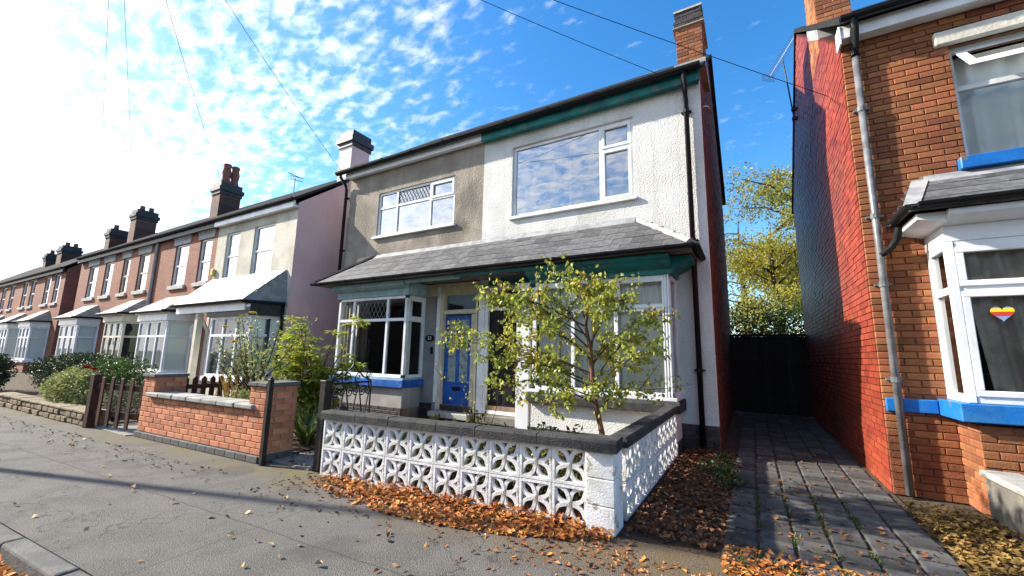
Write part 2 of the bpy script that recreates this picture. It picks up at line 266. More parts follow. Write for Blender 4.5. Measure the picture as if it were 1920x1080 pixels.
# ------------------------------------------------------------------ mesh helpers
W = {}
class MB:
    def __init__(s): s.v = []; s.f = []
    def add(s, vs, fs):
        o = len(s.v); s.v += [tuple(p) for p in vs]; s.f += [tuple(i+o for i in f) for f in fs]; return s
    def quad(s, *p): return s.add(p, [tuple(range(len(p)))])
    def box(s, x0, y0, z0, x1, y1, z1):
        return s.add([(x0,y0,z0),(x1,y0,z0),(x1,y1,z0),(x0,y1,z0),(x0,y0,z1),(x1,y0,z1),(x1,y1,z1),(x0,y1,z1)],
                     [(0,3,2,1),(4,5,6,7),(0,1,5,4),(1,2,6,5),(2,3,7,6),(3,0,4,7)])
    def bar(s, p0, p1, a, b, z0, z1, o0, o1):
        """box along plan line p0-p1 from a to b (metres), o0..o1 measured inward from the outer face"""
        d = Vector(p1)-Vector(p0); d.normalize(); n = Vector((-d.y, d.x)); P = Vector(p0)
        c = [P+d*a+n*o0, P+d*b+n*o0, P+d*b+n*o1, P+d*a+n*o1]
        return s.add([(q.x,q.y,z0) for q in c]+[(q.x,q.y,z1) for q in c], [(0,3,2,1),(4,5,6,7),(0,1,5,4),(1,2,6,5),(2,3,7,6),(3,0,4,7)])
    def prism(s, prof, axis, a0, a1):
        def P(u, v, a): return (a,u,v) if axis == 'x' else ((u,a,v) if axis == 'y' else (u,v,a))
        n = len(prof); vs = [P(u,v,a0) for u,v in prof]+[P(u,v,a1) for u,v in prof]
        return s.add(vs, [tuple(range(n)), tuple(range(2*n-1, n-1, -1))]+[(i, i+n, (i+1)%n+n, (i+1)%n) for i in range(n)])
    def tube(s, pts, r, n=6, cap=True):
        pts = [Vector(p) for p in pts]; rs = r if isinstance(r, (list, tuple)) else [r]*len(pts); rings = []; vs = []
        for i, p in enumerate(pts):
            t = (pts[min(i+1, len(pts)-1)]-pts[max(i-1, 0)]).normalized()
            a = t.cross(Vector((0,0,1))) if abs(t.z) < .95 else t.cross(Vector((1,0,0)))
            a.normalize(); b = t.cross(a)
            for k in range(n):
                q = p+(a*math.cos(2*math.pi*k/n)+b*math.sin(2*math.pi*k/n))*rs[i]; vs.append(q)
        fs = [(i*n+k, i*n+(k+1)%n, (i+1)*n+(k+1)%n, (i+1)*n+k) for i in range(len(pts)-1) for k in range(n)]
        if cap: fs += [tuple(range(n-1, -1, -1)), tuple(range((len(pts)-1)*n, len(pts)*n))]
        return s.add(vs, fs)
    def lathe(s, prof, c, n=12):
        vs = [(c[0]+r*math.cos(2*math.pi*k/n), c[1]+r*math.sin(2*math.pi*k/n), c[2]+z) for r, z in prof for k in range(n)]
        m = len(prof)
        return s.add(vs, [(i*n+k, i*n+(k+1)%n, (i+1)*n+(k+1)%n, (i+1)*n+k) for i in range(m-1) for k in range(n)]+[tuple(range(n-1,-1,-1)), tuple(range((m-1)*n, m*n))])
    def wall(s, x0, x1, z0, z1, y, ops=(), dep=.12):
        xs = sorted({x0, x1, *[v for o in ops for v in o[:2]]}); zs = sorted({z0, z1, *[v for o in ops for v in o[2:4]]})
        for i in range(len(xs)-1):
            for j in range(len(zs)-1):
                cx, cz = (xs[i]+xs[i+1])/2, (zs[j]+zs[j+1])/2
                if any(o[0] < cx < o[1] and o[2] < cz < o[3] for o in ops): continue
                s.quad((xs[i],y,zs[j]), (xs[i+1],y,zs[j]), (xs[i+1],y,zs[j+1]), (xs[i],y,zs[j+1]))
        for a, b, c, d in ops:
            y2 = y+dep
            s.quad((a,y,c),(a,y2,c),(b,y2,c),(b,y,c)); s.quad((a,y,d),(b,y,d),(b,y2,d),(a,y2,d)); s.quad((a,y,c),(a,y,d),(a,y2,d),(a,y2,c)); s.quad((b,y,c),(b,y2,c),(b,y2,d),(b,y,d))
        return s
    def mesh(s, name):
        me = bpy.data.meshes.new(name); me.from_pydata(s.v, [], s.f); me.update(); return me
    def build(s, name, mat, parent=None, smooth=False, bevel=0, seg=1, label=None, kind=None):
        return place(name, s.mesh(name), mat, parent, (0,0,0), smooth, bevel, seg, label, kind)
def place(name, me, mat, parent=None, pos=(0,0,0), smooth=False, bevel=0, seg=1, label=None, kind=None, rot=None, scale=None):
    if mat and not me.materials: me.materials.append(mat)
    o = bpy.data.objects.new(name, me); COL.objects.link(o); p = Vector(pos)
    if parent: o.parent = parent; o.location = p-W[parent]
    else: o.location = p
    W[o] = p
    if rot: o.rotation_euler = rot
    if scale: o.scale = scale
    if smooth:
        for q in me.polygons: q.use_smooth = True
    if bevel:
        b = o.modifiers.new('bevel', 'BEVEL'); b.width = bevel; b.segments = seg; b.limit_method = 'ANGLE'; b.angle_limit = R(40)
    if label: o['label'] = label
    if kind: o['kind'] = kind
    return o
def thing(name, label, cat, loc, rot=0, group=None, local=False):
    o = bpy.data.objects.new(name, None); COL.objects.link(o); o.location = loc; o.rotation_euler = (0,0,rot); o.empty_display_size = .2
    o['label'] = label; o['category'] = cat
    if group: o['group'] = group
    W[o] = Vector((0,0,0)) if local else Vector(loc)
    return o
def tag(o, label, cat, group=None):
    o['label'] = label; o['category'] = cat
    if group: o['group'] = group
    return o
def text_mesh(body, size, depth=.003):
    cu = bpy.data.curves.new('lettering', 'FONT'); cu.body = body; cu.size = size; cu.extrude = depth; cu.align_x = 'CENTER'; cu.align_y = 'CENTER'
    o = bpy.data.objects.new('lettering', cu); COL.objects.link(o); bpy.context.view_layer.update()
    me = bpy.data.meshes.new_from_object(o.evaluated_get(bpy.context.evaluated_depsgraph_get())); bpy.data.objects.remove(o); return me

# window: frame along plan line p0-p1, columns (fractions), one list of transom heights per column
def window(parent, p0, p1, z0, z1, cols=(), trs=None, bar=.055, frame=m_upvc, glassm=m_glass, sash=(), name='window', dep=.07, label=None, into=None):
    L = (Vector(p1)-Vector(p0)).length; mb = into or MB(); e = [0]+[c*L for c in cols]+[L]; trs = trs or [[]]*(len(e)-1); cells = []
    mb.bar(p0,p1,0,L,z0,z0+bar,0,dep); mb.bar(p0,p1,0,L,z1-bar,z1,0,dep); mb.bar(p0,p1,0,bar,z0+bar,z1-bar,.001,dep); mb.bar(p0,p1,L-bar,L,z0+bar,z1-bar,.001,dep)
    for c in e[1:-1]: mb.bar(p0,p1,c-bar/2,c+bar/2,z0+bar,z1-bar,.002,dep)
    k = 0
    for i in range(len(e)-1):
        a = e[i]+(bar if i == 0 else bar/2); b = e[i+1]-(bar if i == len(e)-2 else bar/2); zs = [z0+bar]
        for t in trs[i]: mb.bar(p0,p1,a,b,t-bar/2,t+bar/2,.003,dep); zs += [t-bar/2, t+bar/2]
        zs.append(z1-bar)
        for j in range(0, len(zs), 2):
            c = (a, b, zs[j], zs[j+1])
            if k in sash:
                s = .045; q = -.014
                mb.bar(p0,p1,a-.012,b+.012,zs[j]-.012,zs[j]+s,q,.03); mb.bar(p0,p1,a-.012,b+.012,zs[j+1]-s,zs[j+1]+.012,q,.03)
                mb.bar(p0,p1,a-.012,a+s,zs[j]+s,zs[j+1]-s,q+.001,.03); mb.bar(p0,p1,b-s,b+.012,zs[j]+s,zs[j+1]-s,q+.001,.03); c = (a+s, b-s, zs[j]+s, zs[j+1]-s)
            cells.append(c); k += 1
    fo = None
    if not into: fo = mb.build(name, frame, parent, bevel=.004, label=label); add_panes(fo, p0, p1, cells, glassm)
    return fo, cells
def add_panes(fo, p0, p1, cells, glassm):
    d = (Vector(p1)-Vector(p0)).normalized(); n = Vector((-d.y, d.x)); P = Vector(p0)
    for a, b, c, e in cells:
        q = [P+d*a+n*.035, P+d*b+n*.035]; pm = MB().quad((q[0].x,q[0].y,c), (q[1].x,q[1].y,c), (q[1].x,q[1].y,e), (q[0].x,q[0].y,e))
        pm.build('pane', glassm, fo)
def room(parent, x0, x1, y, z0, z1, dep=1.2):
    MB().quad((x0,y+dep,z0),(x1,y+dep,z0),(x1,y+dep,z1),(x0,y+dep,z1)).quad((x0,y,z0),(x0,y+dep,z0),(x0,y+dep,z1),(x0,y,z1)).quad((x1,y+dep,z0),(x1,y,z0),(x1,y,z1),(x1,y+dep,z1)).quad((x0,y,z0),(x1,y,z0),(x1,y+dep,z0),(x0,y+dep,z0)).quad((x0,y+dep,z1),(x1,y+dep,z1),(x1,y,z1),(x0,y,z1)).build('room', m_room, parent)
def curtain(parent, x0, x1, y, z0, z1, mat, folds=9, amp=.03, name='curtain', skew=0):
    mb = MB(); n = folds*6; vs = []; rows = 5
    for j in range(rows):
        for i in range(n+1):
            t = i/n; ph = t*folds*2*math.pi+.8*math.sin(t*7); a = amp*(.55+.45*j/(rows-1)+.3*math.sin(t*13))
            vs.append((x0+(x1-x0)*t+skew*j/(rows-1), y+a*math.sin(ph), z1+(z0-z1)*j/(rows-1)))
    mb.add(vs, [(j*(n+1)+i, j*(n+1)+i+1, (j+1)*(n+1)+i+1, (j+1)*(n+1)+i) for j in range(rows-1) for i in range(n)])
    return mb.build(name, mat, parent, smooth=True)
def slats(parent, x0, x1, y, z0, z1, mat, n, vert=True, name='blind'):
    mb = MB(); st = ((x1-x0) if vert else (z1-z0))/n
    for i in range(n):
        if vert: mb.quad((x0+i*st,y,z0),(x0+i*st+st*.8,y+.03,z0),(x0+i*st+st*.8,y+.03,z1),(x0+i*st,y,z1))
        else: mb.quad((x0,y,z0+i*st),(x1,y,z0+i*st),(x1,y+.02,z0+i*st+st*.85),(x0,y+.02,z0+i*st+st*.85))
    return mb.build(name, mat, parent)
def lattice(parent, x0, x1, y, z0, z1, step, mat=m_black, r=.006):
    mb = MB(); h = z1-z0; k = step*1.7; u = x0-h/k*step
    def clip(xa, za, xb, zb):
        t0, t1 = 0, 1; dx = xb-xa
        for lo, s in ((x0, 1), (x1, -1)):
            fa = (xa-lo)*s; fb = (xb-lo)*s
            if fa < 0 and fb < 0: return None
            if fa < 0: t0 = max(t0, fa/(fa-fb))
            elif fb < 0: t1 = min(t1, fa/(fa-fb))
        if t1-t0 < .03: return None
        return [(xa+dx*t, y, za+(zb-za)*t) for t in (t0, t1)]
    w = h*step/k; x = x0-w
    while x < x1+w:
        for a, b in ((x, x+w), (x+w, x)):
            c = clip(a, z0, b, z1)
            if c: mb.tube(c, r, 4)
        x += step
    mb.build('leading', mat, parent)
def gutter_prof(y, z, r=.06): return [(y-r, z), (y-r*.87, z-r*.5), (y-r*.5, z-r*.87), (y, z-r), (y+r*.5, z-r*.87), (y+r*.87, z-r*.5), (y+r, z), (y+r*.8, z+.004), (y-r*.8, z+.004)]
def downpipe(parent, pts, r=.038, mat=m_black, clips=()):
    o = MB().tube(pts, r, 10).build('downpipe', mat, parent, smooth=True)
    for c in clips:
        MB().tube([(c[0],c[1],c[2]-.03),(c[0],c[1],c[2]+.03)], r+.009, 10).box(c[0]-r-.04, c[1]+r*.3, c[2]-.012, c[0]+r+.04, c[1]+r+.05, c[2]+.012).build('pipe_clip', mat, o)
    return o
brick_me = {}
def brick_mesh(key, dx, dy, dz, mat, b=.004):
    if key not in brick_me:
        mb = MB(); x, y, z = dx/2, dy/2, dz/2
        mb.add([(-x,y,-z),(x,y,-z),(x,y,z),(-x,y,z),(-x,-y+b,-z),(x,-y+b,-z),(x,-y+b,z),(-x,-y+b,z),(-x+b,-y,-z+b),(x-b,-y,-z+b),(x-b,-y,z-b),(-x+b,-y,z-b)],
               [(0,3,2,1),(8,9,10,11),(4,5,9,8),(5,6,10,9),(6,7,11,10),(7,4,8,11),(0,1,5,4),(1,2,6,5),(2,3,7,6),(3,0,4,7)])
        me = mb.mesh('brick'); me.materials.append(mat); brick_me[key] = me
    return brick_me[key]
def courses(x0, x1, z0, z1, ops=(), L=.225, H=.075, half=True):
    """brick centres and lengths for a stretcher face; bricks are cut at openings"""
    out = []; n = int(round((z1-z0)/H))
    for j in range(n):
        z = z0+(j+.5)*H; spans = [(x0, x1)]
        for a, b, c, d in ops:
            if c-H*.4 < z < d+H*.4:
                spans = [q for s in spans for q in ((s[0], min(s[1], a)), (max(s[0], b), s[1])) if q[1]-q[0] > .03]
        off = (L/2 if (j % 2 and half) else 0)
        for s0, s1 in spans:
            x = x0-off-L*math.ceil((x0-off-s0)/L+1)
            while x < s1:
                a, b = max(x, s0), min(x+L, s1)
                if b-a > .035: out.append(((a+b)/2, z, b-a))
                x += L
    return out
def face_bricks(parent, lst, y, mat, key, cap=300, near=None, dy=.03, gap=.010, H=.075, name='brick'):
    near = near or (lambda b: b[0]**2+b[1]**2); lst = sorted(lst, key=near); rest = MB()
    for i, (x, z, l) in enumerate(lst):
        jit = random.uniform(-.002, .0035)
        if i < cap: place(name, brick_mesh(key, .215, dy, H-gap, mat), mat, parent, (x, y+jit, z), scale=((l-gap)/.215, 1, 1), rot=(random.uniform(-.006,.006), 0, random.uniform(-.006,.006)))
        else: rest.box(x-(l-gap)/2, y-dy/2+jit, z-(H-gap)/2, x+(l-gap)/2, y+dy/2, z+(H-gap)/2)
    if rest.v: rest.build('brickwork', mat, parent, kind='stuff')

# ------------------------------------------------------------------ setting
def sheet(name, pts, z, mat, kind='structure'):
    return MB().quad(*[(x, y, z) for x, y in pts]).build(name, mat, None, kind=kind)
KB = lambda x: 1.345+.06*x              # back edge of the kerb
WL = lambda x: 3.36+.055*x              # back edge of the pavement
sheet('ground', [(-400,-60),(400,-60),(400,400),(-400,400)], -.13, m_ground)
sheet('road', [(-120,KB(-120)-9),(60,KB(60)-9),(60,KB(60)-.12),(-120,KB(-120)-.12)], -.10, m_road)
MB().box(-60, 1.0, -.30, 12, 60, -.004).build('plot_ground', m_earth, None, kind='structure') if False else sheet('plot_ground', [(-70,KB(-70)),(16,KB(16)),(16,60),(-70,60)], -.012, m_earth)
pv = MB(); n = 60
for i in range(n):
    a, b = -60+i*72/n, -60+(i+1)*72/n
    pv.quad((a,KB(a),0),(b,KB(b),0),(b,WL(b)+.12,.0),(a,WL(a)+.12,.0))
pv.build('pavement', m_asphalt, None, kind='structure')
kerb = thing('kerb', 'x', 'x', (0,1.3,0)); del kerb['label']; del kerb['category']; kerb['kind'] = 'structure'
km = MB().box(-.448,-.125,-.22,.448,0,.006).mesh('kerb_stone')
for i in range(34):
    x = 4-i*.91
    place('kerb_stone', km, m_kerb, kerb, (x, KB(x), random.uniform(-.004,.004)), rot=(0,0,math.atan(.06)), bevel=.018, seg=2)
# driveway pavers run in long rows towards the gate
drive = thing('driveway', 'x', 'x', (.5,8,0)); del drive['label']; del drive['category']; drive['kind'] = 'structure'
MB().box(-.28,3.42,-.05,1.215,12.9,.006).build('jointing_sand', m_earth, drive)
pm_ = MB().box(-.109,-.093,-.05,.109,.093,.0).mesh('paver'); k = 0; pb = MB()
for j in range(45):
    for i in range(6):
        x = -.16+i*.238; y = 3.56+j*.209+(.10 if i % 2 else 0)+random.uniform(-.004,.004)
        if y > 12.7: continue
        z = .030+random.uniform(-.008,.006)
        place('paver', pm_, m_paver, drive, (x+random.uniform(-.004,.004), y, z), rot=(random.uniform(-.022,.022), random.uniform(-.02,.02), random.uniform(-.02,.02)), bevel=.01)

# ------------------------------------------------------------------ the semi-detached pair
FY, BY = 7.2, 6.6          # house front, bay front
def pair_roof(o, x0, x1, ez=6.33, ey=7.0, ridge=(10.6, 9.05), back=14.05, t=.06):
    p = [(ey, ez), (ridge[0], ridge[1]), (back+.15, ez-.02), (back+.15, ez-.02-t*1.3), (ridge[0], ridge[1]-t*1.3), (ey, ez-t*1.3)]
    return MB().prism(p, 'x', x0, x1).build('roof', m_rooftile, o)
def porch_roof(o, x0, x1, hipL=None, hipR=None):
    """hipped lean-to of slates over door and bay: eaves y 6.25 z 3.02, top y 7.2 z 3.78"""
    e, t = (6.22, 3.0), (FY, 3.78); sl = Vector((0, t[0]-e[0], t[1]-e[1])); Ln = sl.length; u = sl/Ln; nrm = Vector((0, -u.z, u.y))
    tl = x0 if hipL is None else hipL; tr = x1 if hipR is None else hipR
    deck = MB().add([(x0,e[0],e[1]),(x1,e[0],e[1]),(tr,t[0],t[1]),(tl,t[0],t[1]),(x0,e[0],e[1]-.05),(x1,e[0],e[1]-.05),(tr,t[0],t[1]-.05),(tl,t[0],t[1]-.05)],
                    [(0,1,2,3),(7,6,5,4),(0,4,5,1)])
    if hipR is not None: deck.quad((x1,e[0],e[1]),(x1,FY,e[1]),(tr,t[0],t[1]))
    if hipL is not None: deck.quad((x0,FY,e[1]),(x0,e[0],e[1]),(tl,t[0],t[1]))
    deck.quad((x0,e[0],e[1]-.05),(x0,FY,e[1]-.05),(x1,FY,e[1]-.05),(x1,e[0],e[1]-.05))
    r = deck.build('porch_roof', m_slate, o)
    rows = 5; ex = Ln/rows; sw = .325; ang = math.atan2(u.z, u.y)
    sm = brick_me.setdefault('slate', MB().box(-sw/2+.003, 0, 0, sw/2-.003, ex*1.28, .009).mesh('slate'))
    for j in range(rows):
        f = (j+.25)/rows; a = x0+(tl-x0)*f; b = x1+(tr-x1)*f; x = a-(sw/2 if j % 2 else 0)
        while x < b-.02:
            p, q = max(x, a), min(x+sw, b)
            if q-p > .04:
                c = Vector(((p+q)/2, e[0], e[1]))+u*(ex*j-.02)+nrm*(.014+random.uniform(0,.004))
                place('slate', sm, m_slate, r, c, rot=(ang-.022, random.uniform(-.006,.006), 0), scale=((q-p)/sw, 1, 1))
            x += sw
    return r, e, t
# --- white house (right half)
wh = thing('white_house', 'white roughcast semi with teal fascia, picture window and black front door', 'house', (-2.73, FY, 0))
wx0, wx1 = -4.96, -.50
wops = [(-4.22,-1.65,4.24,5.82), (-3.25,-1.12,.75,2.62), (-4.78,-3.93,.20,2.78)]
MB().wall(wx0, wx1, .36, 6.32, FY, wops, .14).build('wall', m_whiterender, wh)
MB().box(wx1-.002,FY+.001,.36,wx1+.006,FY+.11,6.30).build('corner_return', m_whitesmooth, wh)
face_bricks(wh, courses(wx0+1.1, wx1+.01, .0, .36), FY-.015, m_brickdark, 'plinthb', name='plinth_brick')
MB().box(wx0, FY-.012, -.02, wx1, FY+.2, .36).build('plinth', m_mortar, wh)
# side wall of plain brickwork
def gable_bricks(parent, X, y0, y1, zb, ez, ridge, rz, mat, mort, sgn, th=.02):
    mb = MB(); core = MB(); n = int((rz-zb)/.075)
    core.prism([(y0, zb), (y1, zb), (y1, ez), (ridge, rz), (y0, ez)], 'x', X-sgn*.25, X-sgn*.008)
    core.build('side_wall', mort, parent)
    for j in range(n):
        z = zb+j*.075; a, b = y0, y1
        if z+.07 > ez: k = (z+.07-ez)/(rz-ez); a = y0+(ridge-y0)*k; b = y1+(ridge-y1)*k
        y = y0-(.11 if j % 2 else 0)
        while y < b:
            p, q = max(y, a), min(y+.225, b)
            if q-p > .04:
                s = random.uniform(-.003,.004)*sgn; xx = sorted((X-sgn*.03, X+s)); mb.box(xx[0], p+.005, z+.005, xx[1], q-.005, z+.07)
            y += .225
    return mb.build('side_brickwork', mat, parent, kind='stuff')
gable_bricks(wh, wx1, FY+.11, 14.0, .0, 6.36, 10.6, 9.05, m_brickside, m_mortar, 1)
pair_roof(wh, wx0+.001, wx1+.09)
MB().prism([(7.04,6.30),(7.10,6.30),(7.10,6.08),(7.04,6.08)], 'x', wx0, wx1+.02).prism([(7.10,6.14),(FY,6.14),(FY,6.10),(7.10,6.10)], 'x', wx0, wx1).build('fascia', m_teal, wh, bevel=.004)
g = MB().prism(gutter_prof(6.95, 6.31, .08), 'x', wx0, wx1+.05)
for x in (-4.3,-3.3,-2.3,-1.3): g.prism(gutter_prof(6.95, 6.312, .088), 'x', x, x+.05)
g.build('gutter', m_black, wh)
downpipe(wh, [(-.72,6.95,6.26),(-.72,6.95,6.16),(-.72,7.10,5.95),(-.72,7.13,5.85),(-.72,7.13,.05)], .042, m_black, [(-.72,7.13,5.6),(-.72,7.13,3.3),(-.72,7.13,1.2)])
# upper window
wf, cells = window(wh, (-4.22,FY+.05), (-1.65,FY+.05), 4.24, 5.82, [.755], [[],[5.30]], .065, glassm=m_glasssky, sash=(1,2))
MB().box(-4.27,FY-.06,4.18,-1.60,FY+.08,4.238).build('sill', m_upvc, wf, bevel=.006)
MB().box(-3.02,FY+.30,4.3,-3.0,FY+.31,5.75).build('blind_edge', m_upvc, wf)
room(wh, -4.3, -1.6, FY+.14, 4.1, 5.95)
# bay
bw = MB(); pl = [(-3.38,FY),(-3.38,BY),(-1.02,BY),(-1.02,FY)]; zs0, zs1 = .80, 2.66; cl = []
_, c1 = window(wh, pl[1], pl[2], zs0, zs1, [.325,.64], [[2.13],[2.13],[2.13]], .06, sash=(1,5), into=bw)
_, c2 = window(wh, pl[2], pl[3], zs0, zs1, [], [[2.13]], .06, into=bw)
_, c3 = window(wh, pl[0], pl[1], zs0, zs1, [], [[2.13]], .06, into=bw)
for x in (-1.05,-1.09,-1.13): bw.box(x-.012,BY-.02,zs0+.002,x+.012,BY+.01,zs1-.002)
bw.box(-3.44,BY-.035,zs0-.05,-.98,FY,zs0-.001)
bay = bw.build('bay_window', m_upvc, wh, bevel=.004)
add_panes(bay, pl[1], pl[2], c1, m_glass); add_panes(bay, pl[2], pl[3], c2, m_glass); add_panes(bay, pl[0], pl[1], c3, m_glass)
MB().prism([(BY-.10,.58),(BY-.10,.70),(BY-.06,.748),(FY,.748),(FY,.58)], 'x', -3.46, -.94).build('bay_sill', m_darkstone, bay, bevel=.012, seg=2)
MB().box(-3.40,BY+.01,.10,-1.02,FY-.001,.578).build('bay_apron', m_whiterender, bay)
MB().box(-3.42,BY-.01,-.02,-1.0,FY-.002,.16).build('bay_plinth', m_darkstone, bay)
curtain(bay, -1.95, -1.10, BY+.11, .86, 2.60, m_curtain, 9, .03); curtain(bay, -3.3, -2.9, BY+.11, .86, 2.60, m_curtain, 5, .03); curtain(bay, -2.9, -1.95, BY+.15, .86, 2.6, m_curtain, 8, .02, 'net_curtain')
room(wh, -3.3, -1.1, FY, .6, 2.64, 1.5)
# cornice over the bay, carried on over the door
cor = MB().prism([(BY-.30,2.93),(BY-.30,2.87),(BY-.24,2.85),(BY-.20,2.80),(BY-.10,2.76),(BY-.04,2.74),(BY-.04,2.661),(FY,2.661),(FY,2.93)], 'x', -3.44, -.98)
cor.prism([(-.98,2.93),(-.70,2.93),(-.70,2.87),(-.76,2.85),(-.86,2.78),(-.96,2.74),(-.98,2.66)], 'y', BY-.03, FY-.001)
cor.box(wx0+.002,BY-.298,2.875,-3.441,BY-.22,2.925).box(wx0+.25,FY-.06,2.80,-3.44,FY-.002,2.925)
cor.build('bay_cornice', m_teal, bay, bevel=.004)
pr, e, t = porch_roof(wh, wx0, -.66, None, -1.66)
g2 = MB().prism(gutter_prof(6.18, 3.0, .055), 'x', wx0, -.60)
g2.prism([(u-6.18-.60, v) for u, v in gutter_prof(6.18, 3.0, .055)], 'y', 6.2, FY)
for x in (-4.6,-3.7,-2.8,-1.9,-1.0): g2.prism(gutter_prof(6.18, 3.002, .064), 'x', x, x+.04)
g2.build('porch_gutter', m_black, pr)
MB().prism([(7.1,3.72),(FY,3.80),(FY,3.86),(FY-.012,3.86),(7.1,3.735)], 'x', wx0, -1.64).build('flashing', m_lead, pr)
h0, h1 = Vector((-.66,6.22,3.02)), Vector((-1.66,FY,3.80)); hd = (h1-h0)
for i in range(4):
    a = h0+hd*(i/4)+Vector((0,0,.045)); b = h0+hd*((i+1.06)/4)+Vector((0,0,.03)); s = Vector((.11,.085,-.075)); s2 = Vector((-.11,-.085,-.075)) 
    MB().add([a-Vector((.10,-.03,.05)),a+Vector((0,0,.03)),a+Vector((.12,.06,-.06)),b-Vector((.10,-.03,.05)),b+Vector((0,0,.03)),b+Vector((.12,.06,-.06))], [(0,1,4,3),(1,2,5,4),(0,2,1),(3,4,5)]).build('hip_tile', m_coping, pr)
dm = MB(); 
for j in range(6):       # slates of the hipped end
    f0, f1 = j/6, (j+1.15)/6; pa = h0+hd*f0; pb_ = h0+hd*min(f1,1); dm.quad((pa.x+.02,pa.y,pa.z+.012),(pa.x+.02,FY,pa.z+.012),(pb_.x+.02,FY,pb_.z+.022),(pb_.x+.02,pb_.y,pb_.z+.022))
dm.build('hip_slates', m_slate, pr)
# black door
df = MB(); df.box(-4.80,FY-.03,.20,-4.72,FY+.10,2.78).box(-3.99,FY-.03,.20,-3.91,FY+.10,2.78).box(-4.72,FY-.03,2.70,-3.99,FY+.10,2.78).box(-4.72,FY-.03,.20,-3.99,FY+.1,.27).box(-4.72,FY-.029,2.28,-3.99,FY+.10,2.36)
df.box(-4.95,FY-.045,.20,-4.802,FY+.02,2.80).box(-3.908,FY-.045,.02,-3.45,FY+.02,2.80).box(-3.72,BY+.02,.02,-3.46,FY-.05,2.70)
df_ = df.build('door_frame', m_upvc, wh, bevel=.005)
MB().quad((-4.72,FY+.05,2.36),(-3.99,FY+.05,2.36),(-3.99,FY+.05,2.70),(-4.72,FY+.05,2.70)).build('fanlight_pane', m_glass, df_)
room(wh, -4.78, -3.93, FY+.12, .1, 2.8, .5)
door = MB().box(-4.715,FY+.03,.275,-3.995,FY+.075,2.278).build('door', m_black, wh, bevel=.003)
for a, b in ((-4.63,-4.40),(-4.31,-4.08)):
    for c, d in ((.42,.95),(1.12,2.12)):
        MB().box(a,FY+.018,c,b,FY+.029,d).box(a+.04,FY+.008,c+.04,b-.04,FY+.0175,d-.04).build('panel', m_black, door, bevel=.006)
MB().tube([(-4.06,FY+.0,1.25),(-4.06,FY-.04,1.25),(-4.16,FY-.04,1.25)], .011, 8).build('handle', m_alu, door, smooth=True)
MB().box(-4.80,FY-.25,.05,-3.92,FY-.02,.195).build('doorstep', m_concrete, wh, bevel=.01)
# chimney
def chimney(parent, x0, x1, y0, y1, z0, zc, z1, brickm, capm, mort, key, objs=True, facecap=None):
    c = MB().box(x0+.012,y0+.012,z0,x1-.012,y1-.012,z1-.02).build('chimney', mort, parent)
    def faces(a0, a1, b0, b1, zz0, zz1, mat, k):
        face_bricks(c, courses(a0, a1, zz0, zz1), b0+.015, mat, k)
        side = MB()
        for (yy, z, l) in courses(b0+.03, b1, zz0, zz1): side.box(a1-.03, yy-l/2+.005, z-.032, a1+random.uniform(-.002,.003), yy+l/2-.005, z+.032); side.box(a0+random.uniform(-.002,.003), yy-l/2+.005, z-.032, a0+.03, yy+l/2-.005, z+.032)
        side.build('side_brickwork', mat, c, kind='stuff')
    faces(x0, x1, y0, y1, z0, zc, brickm, key)
    faces(x0-.03, x1+.03, y0-.03, y1+.03, zc+.003, zc+.153, capm, key+'c1'); faces(x0-.005, x1+.005, y0-.005, y1+.005, zc+.156, z1, capm, key+'c2')
    MB().box(x0-.045,y0-.045,zc-.012,x1+.045,y1+.045,zc+.001).box(x0-.02,y0-.02,z1-.019,x1+.02,y1+.02,z1+.02).build('cap', mort, c)
    return c
ch = chimney(wh, -.90, -.43, 7.72, 8.5, 6.80, 7.72, 8.08, m_brick, m_brickdark, m_mortarlt, 'wch')
MB().box(-.95,7.68,6.74,-.40,8.55,6.93).build('chimney_flashing', m_lead, ch)
MB().tube([(-.46,FY+.12,5.72),(-.40,FY+.2,5.75),(-.35,FY+.3,5.66),(-.38,FY+.42,5.80),(-.44,FY+.45,5.92)], .014, 6).build('cable_bracket', m_alu, wh, smooth=True)
# sticker on the bay glass
fs = thing('flag_sticker', 'small blue and yellow flag sticker inside the white bay window', 'sticker', (-2.24,BY+.05,1.74))
MB().box(-2.30,BY+.044,1.92,-2.18,BY+.048,2.02).build('blue_half', m_fb, fs); MB().box(-2.30,BY+.044,1.76,-2.18,BY+.048,1.92).build('yellow_half', m_fy, fs)
# --- beige house (left half)
bh = thing('beige_house', 'beige pebbledash semi with leaded windows and bright blue front door', 'house', (-7.2, FY, 0))
bx0, bx1 = -9.48, -4.96
bops = [(-8.30,-5.76,4.33,5.52), (-8.5,-6.6,.8,2.6), (-5.92,-5.02,.18,2.80)]
MB().wall(bx0, bx1-.001, 2.9, 6.25, FY+.001, bops[:1], .14).build('wall', m_beige, bh)
MB().wall(bx0, bx1-.001, .30, 2.9, FY+.002, bops[1:], .14).build('lower_wall', m_greyrender, bh)
MB().box(bx0,FY-.012,-.02,bx1-.002,FY+.2,.30).build('plinth', m_mortar, bh)
face_bricks(bh, courses(-6.5, bx1-.01, .0, .30), FY-.015, m_brickdark, 'plinthb', name='plinth_brick')
MB().quad((bx0,FY,0),(bx0,14,0),(bx0,14,6.3),(bx0,10.6,9.0),(bx0,FY,6.3)).build('side_wall', m_greyrender, bh)
pair_roof(bh, bx0-.08, bx1)
MB().prism([(7.05,6.30),(7.10,6.30),(7.10,6.12),(7.05,6.12)], 'x', bx0-.05, bx1-.001).prism([(7.10,6.18),(FY,6.18),(FY,6.14),(7.10,6.14)], 'x', bx0, bx1-.001).build('fascia', m_upvc, bh, bevel=.004)
g = MB().prism(gutter_prof(6.95, 6.31, .08), 'x', bx0-.30, bx1-.001)
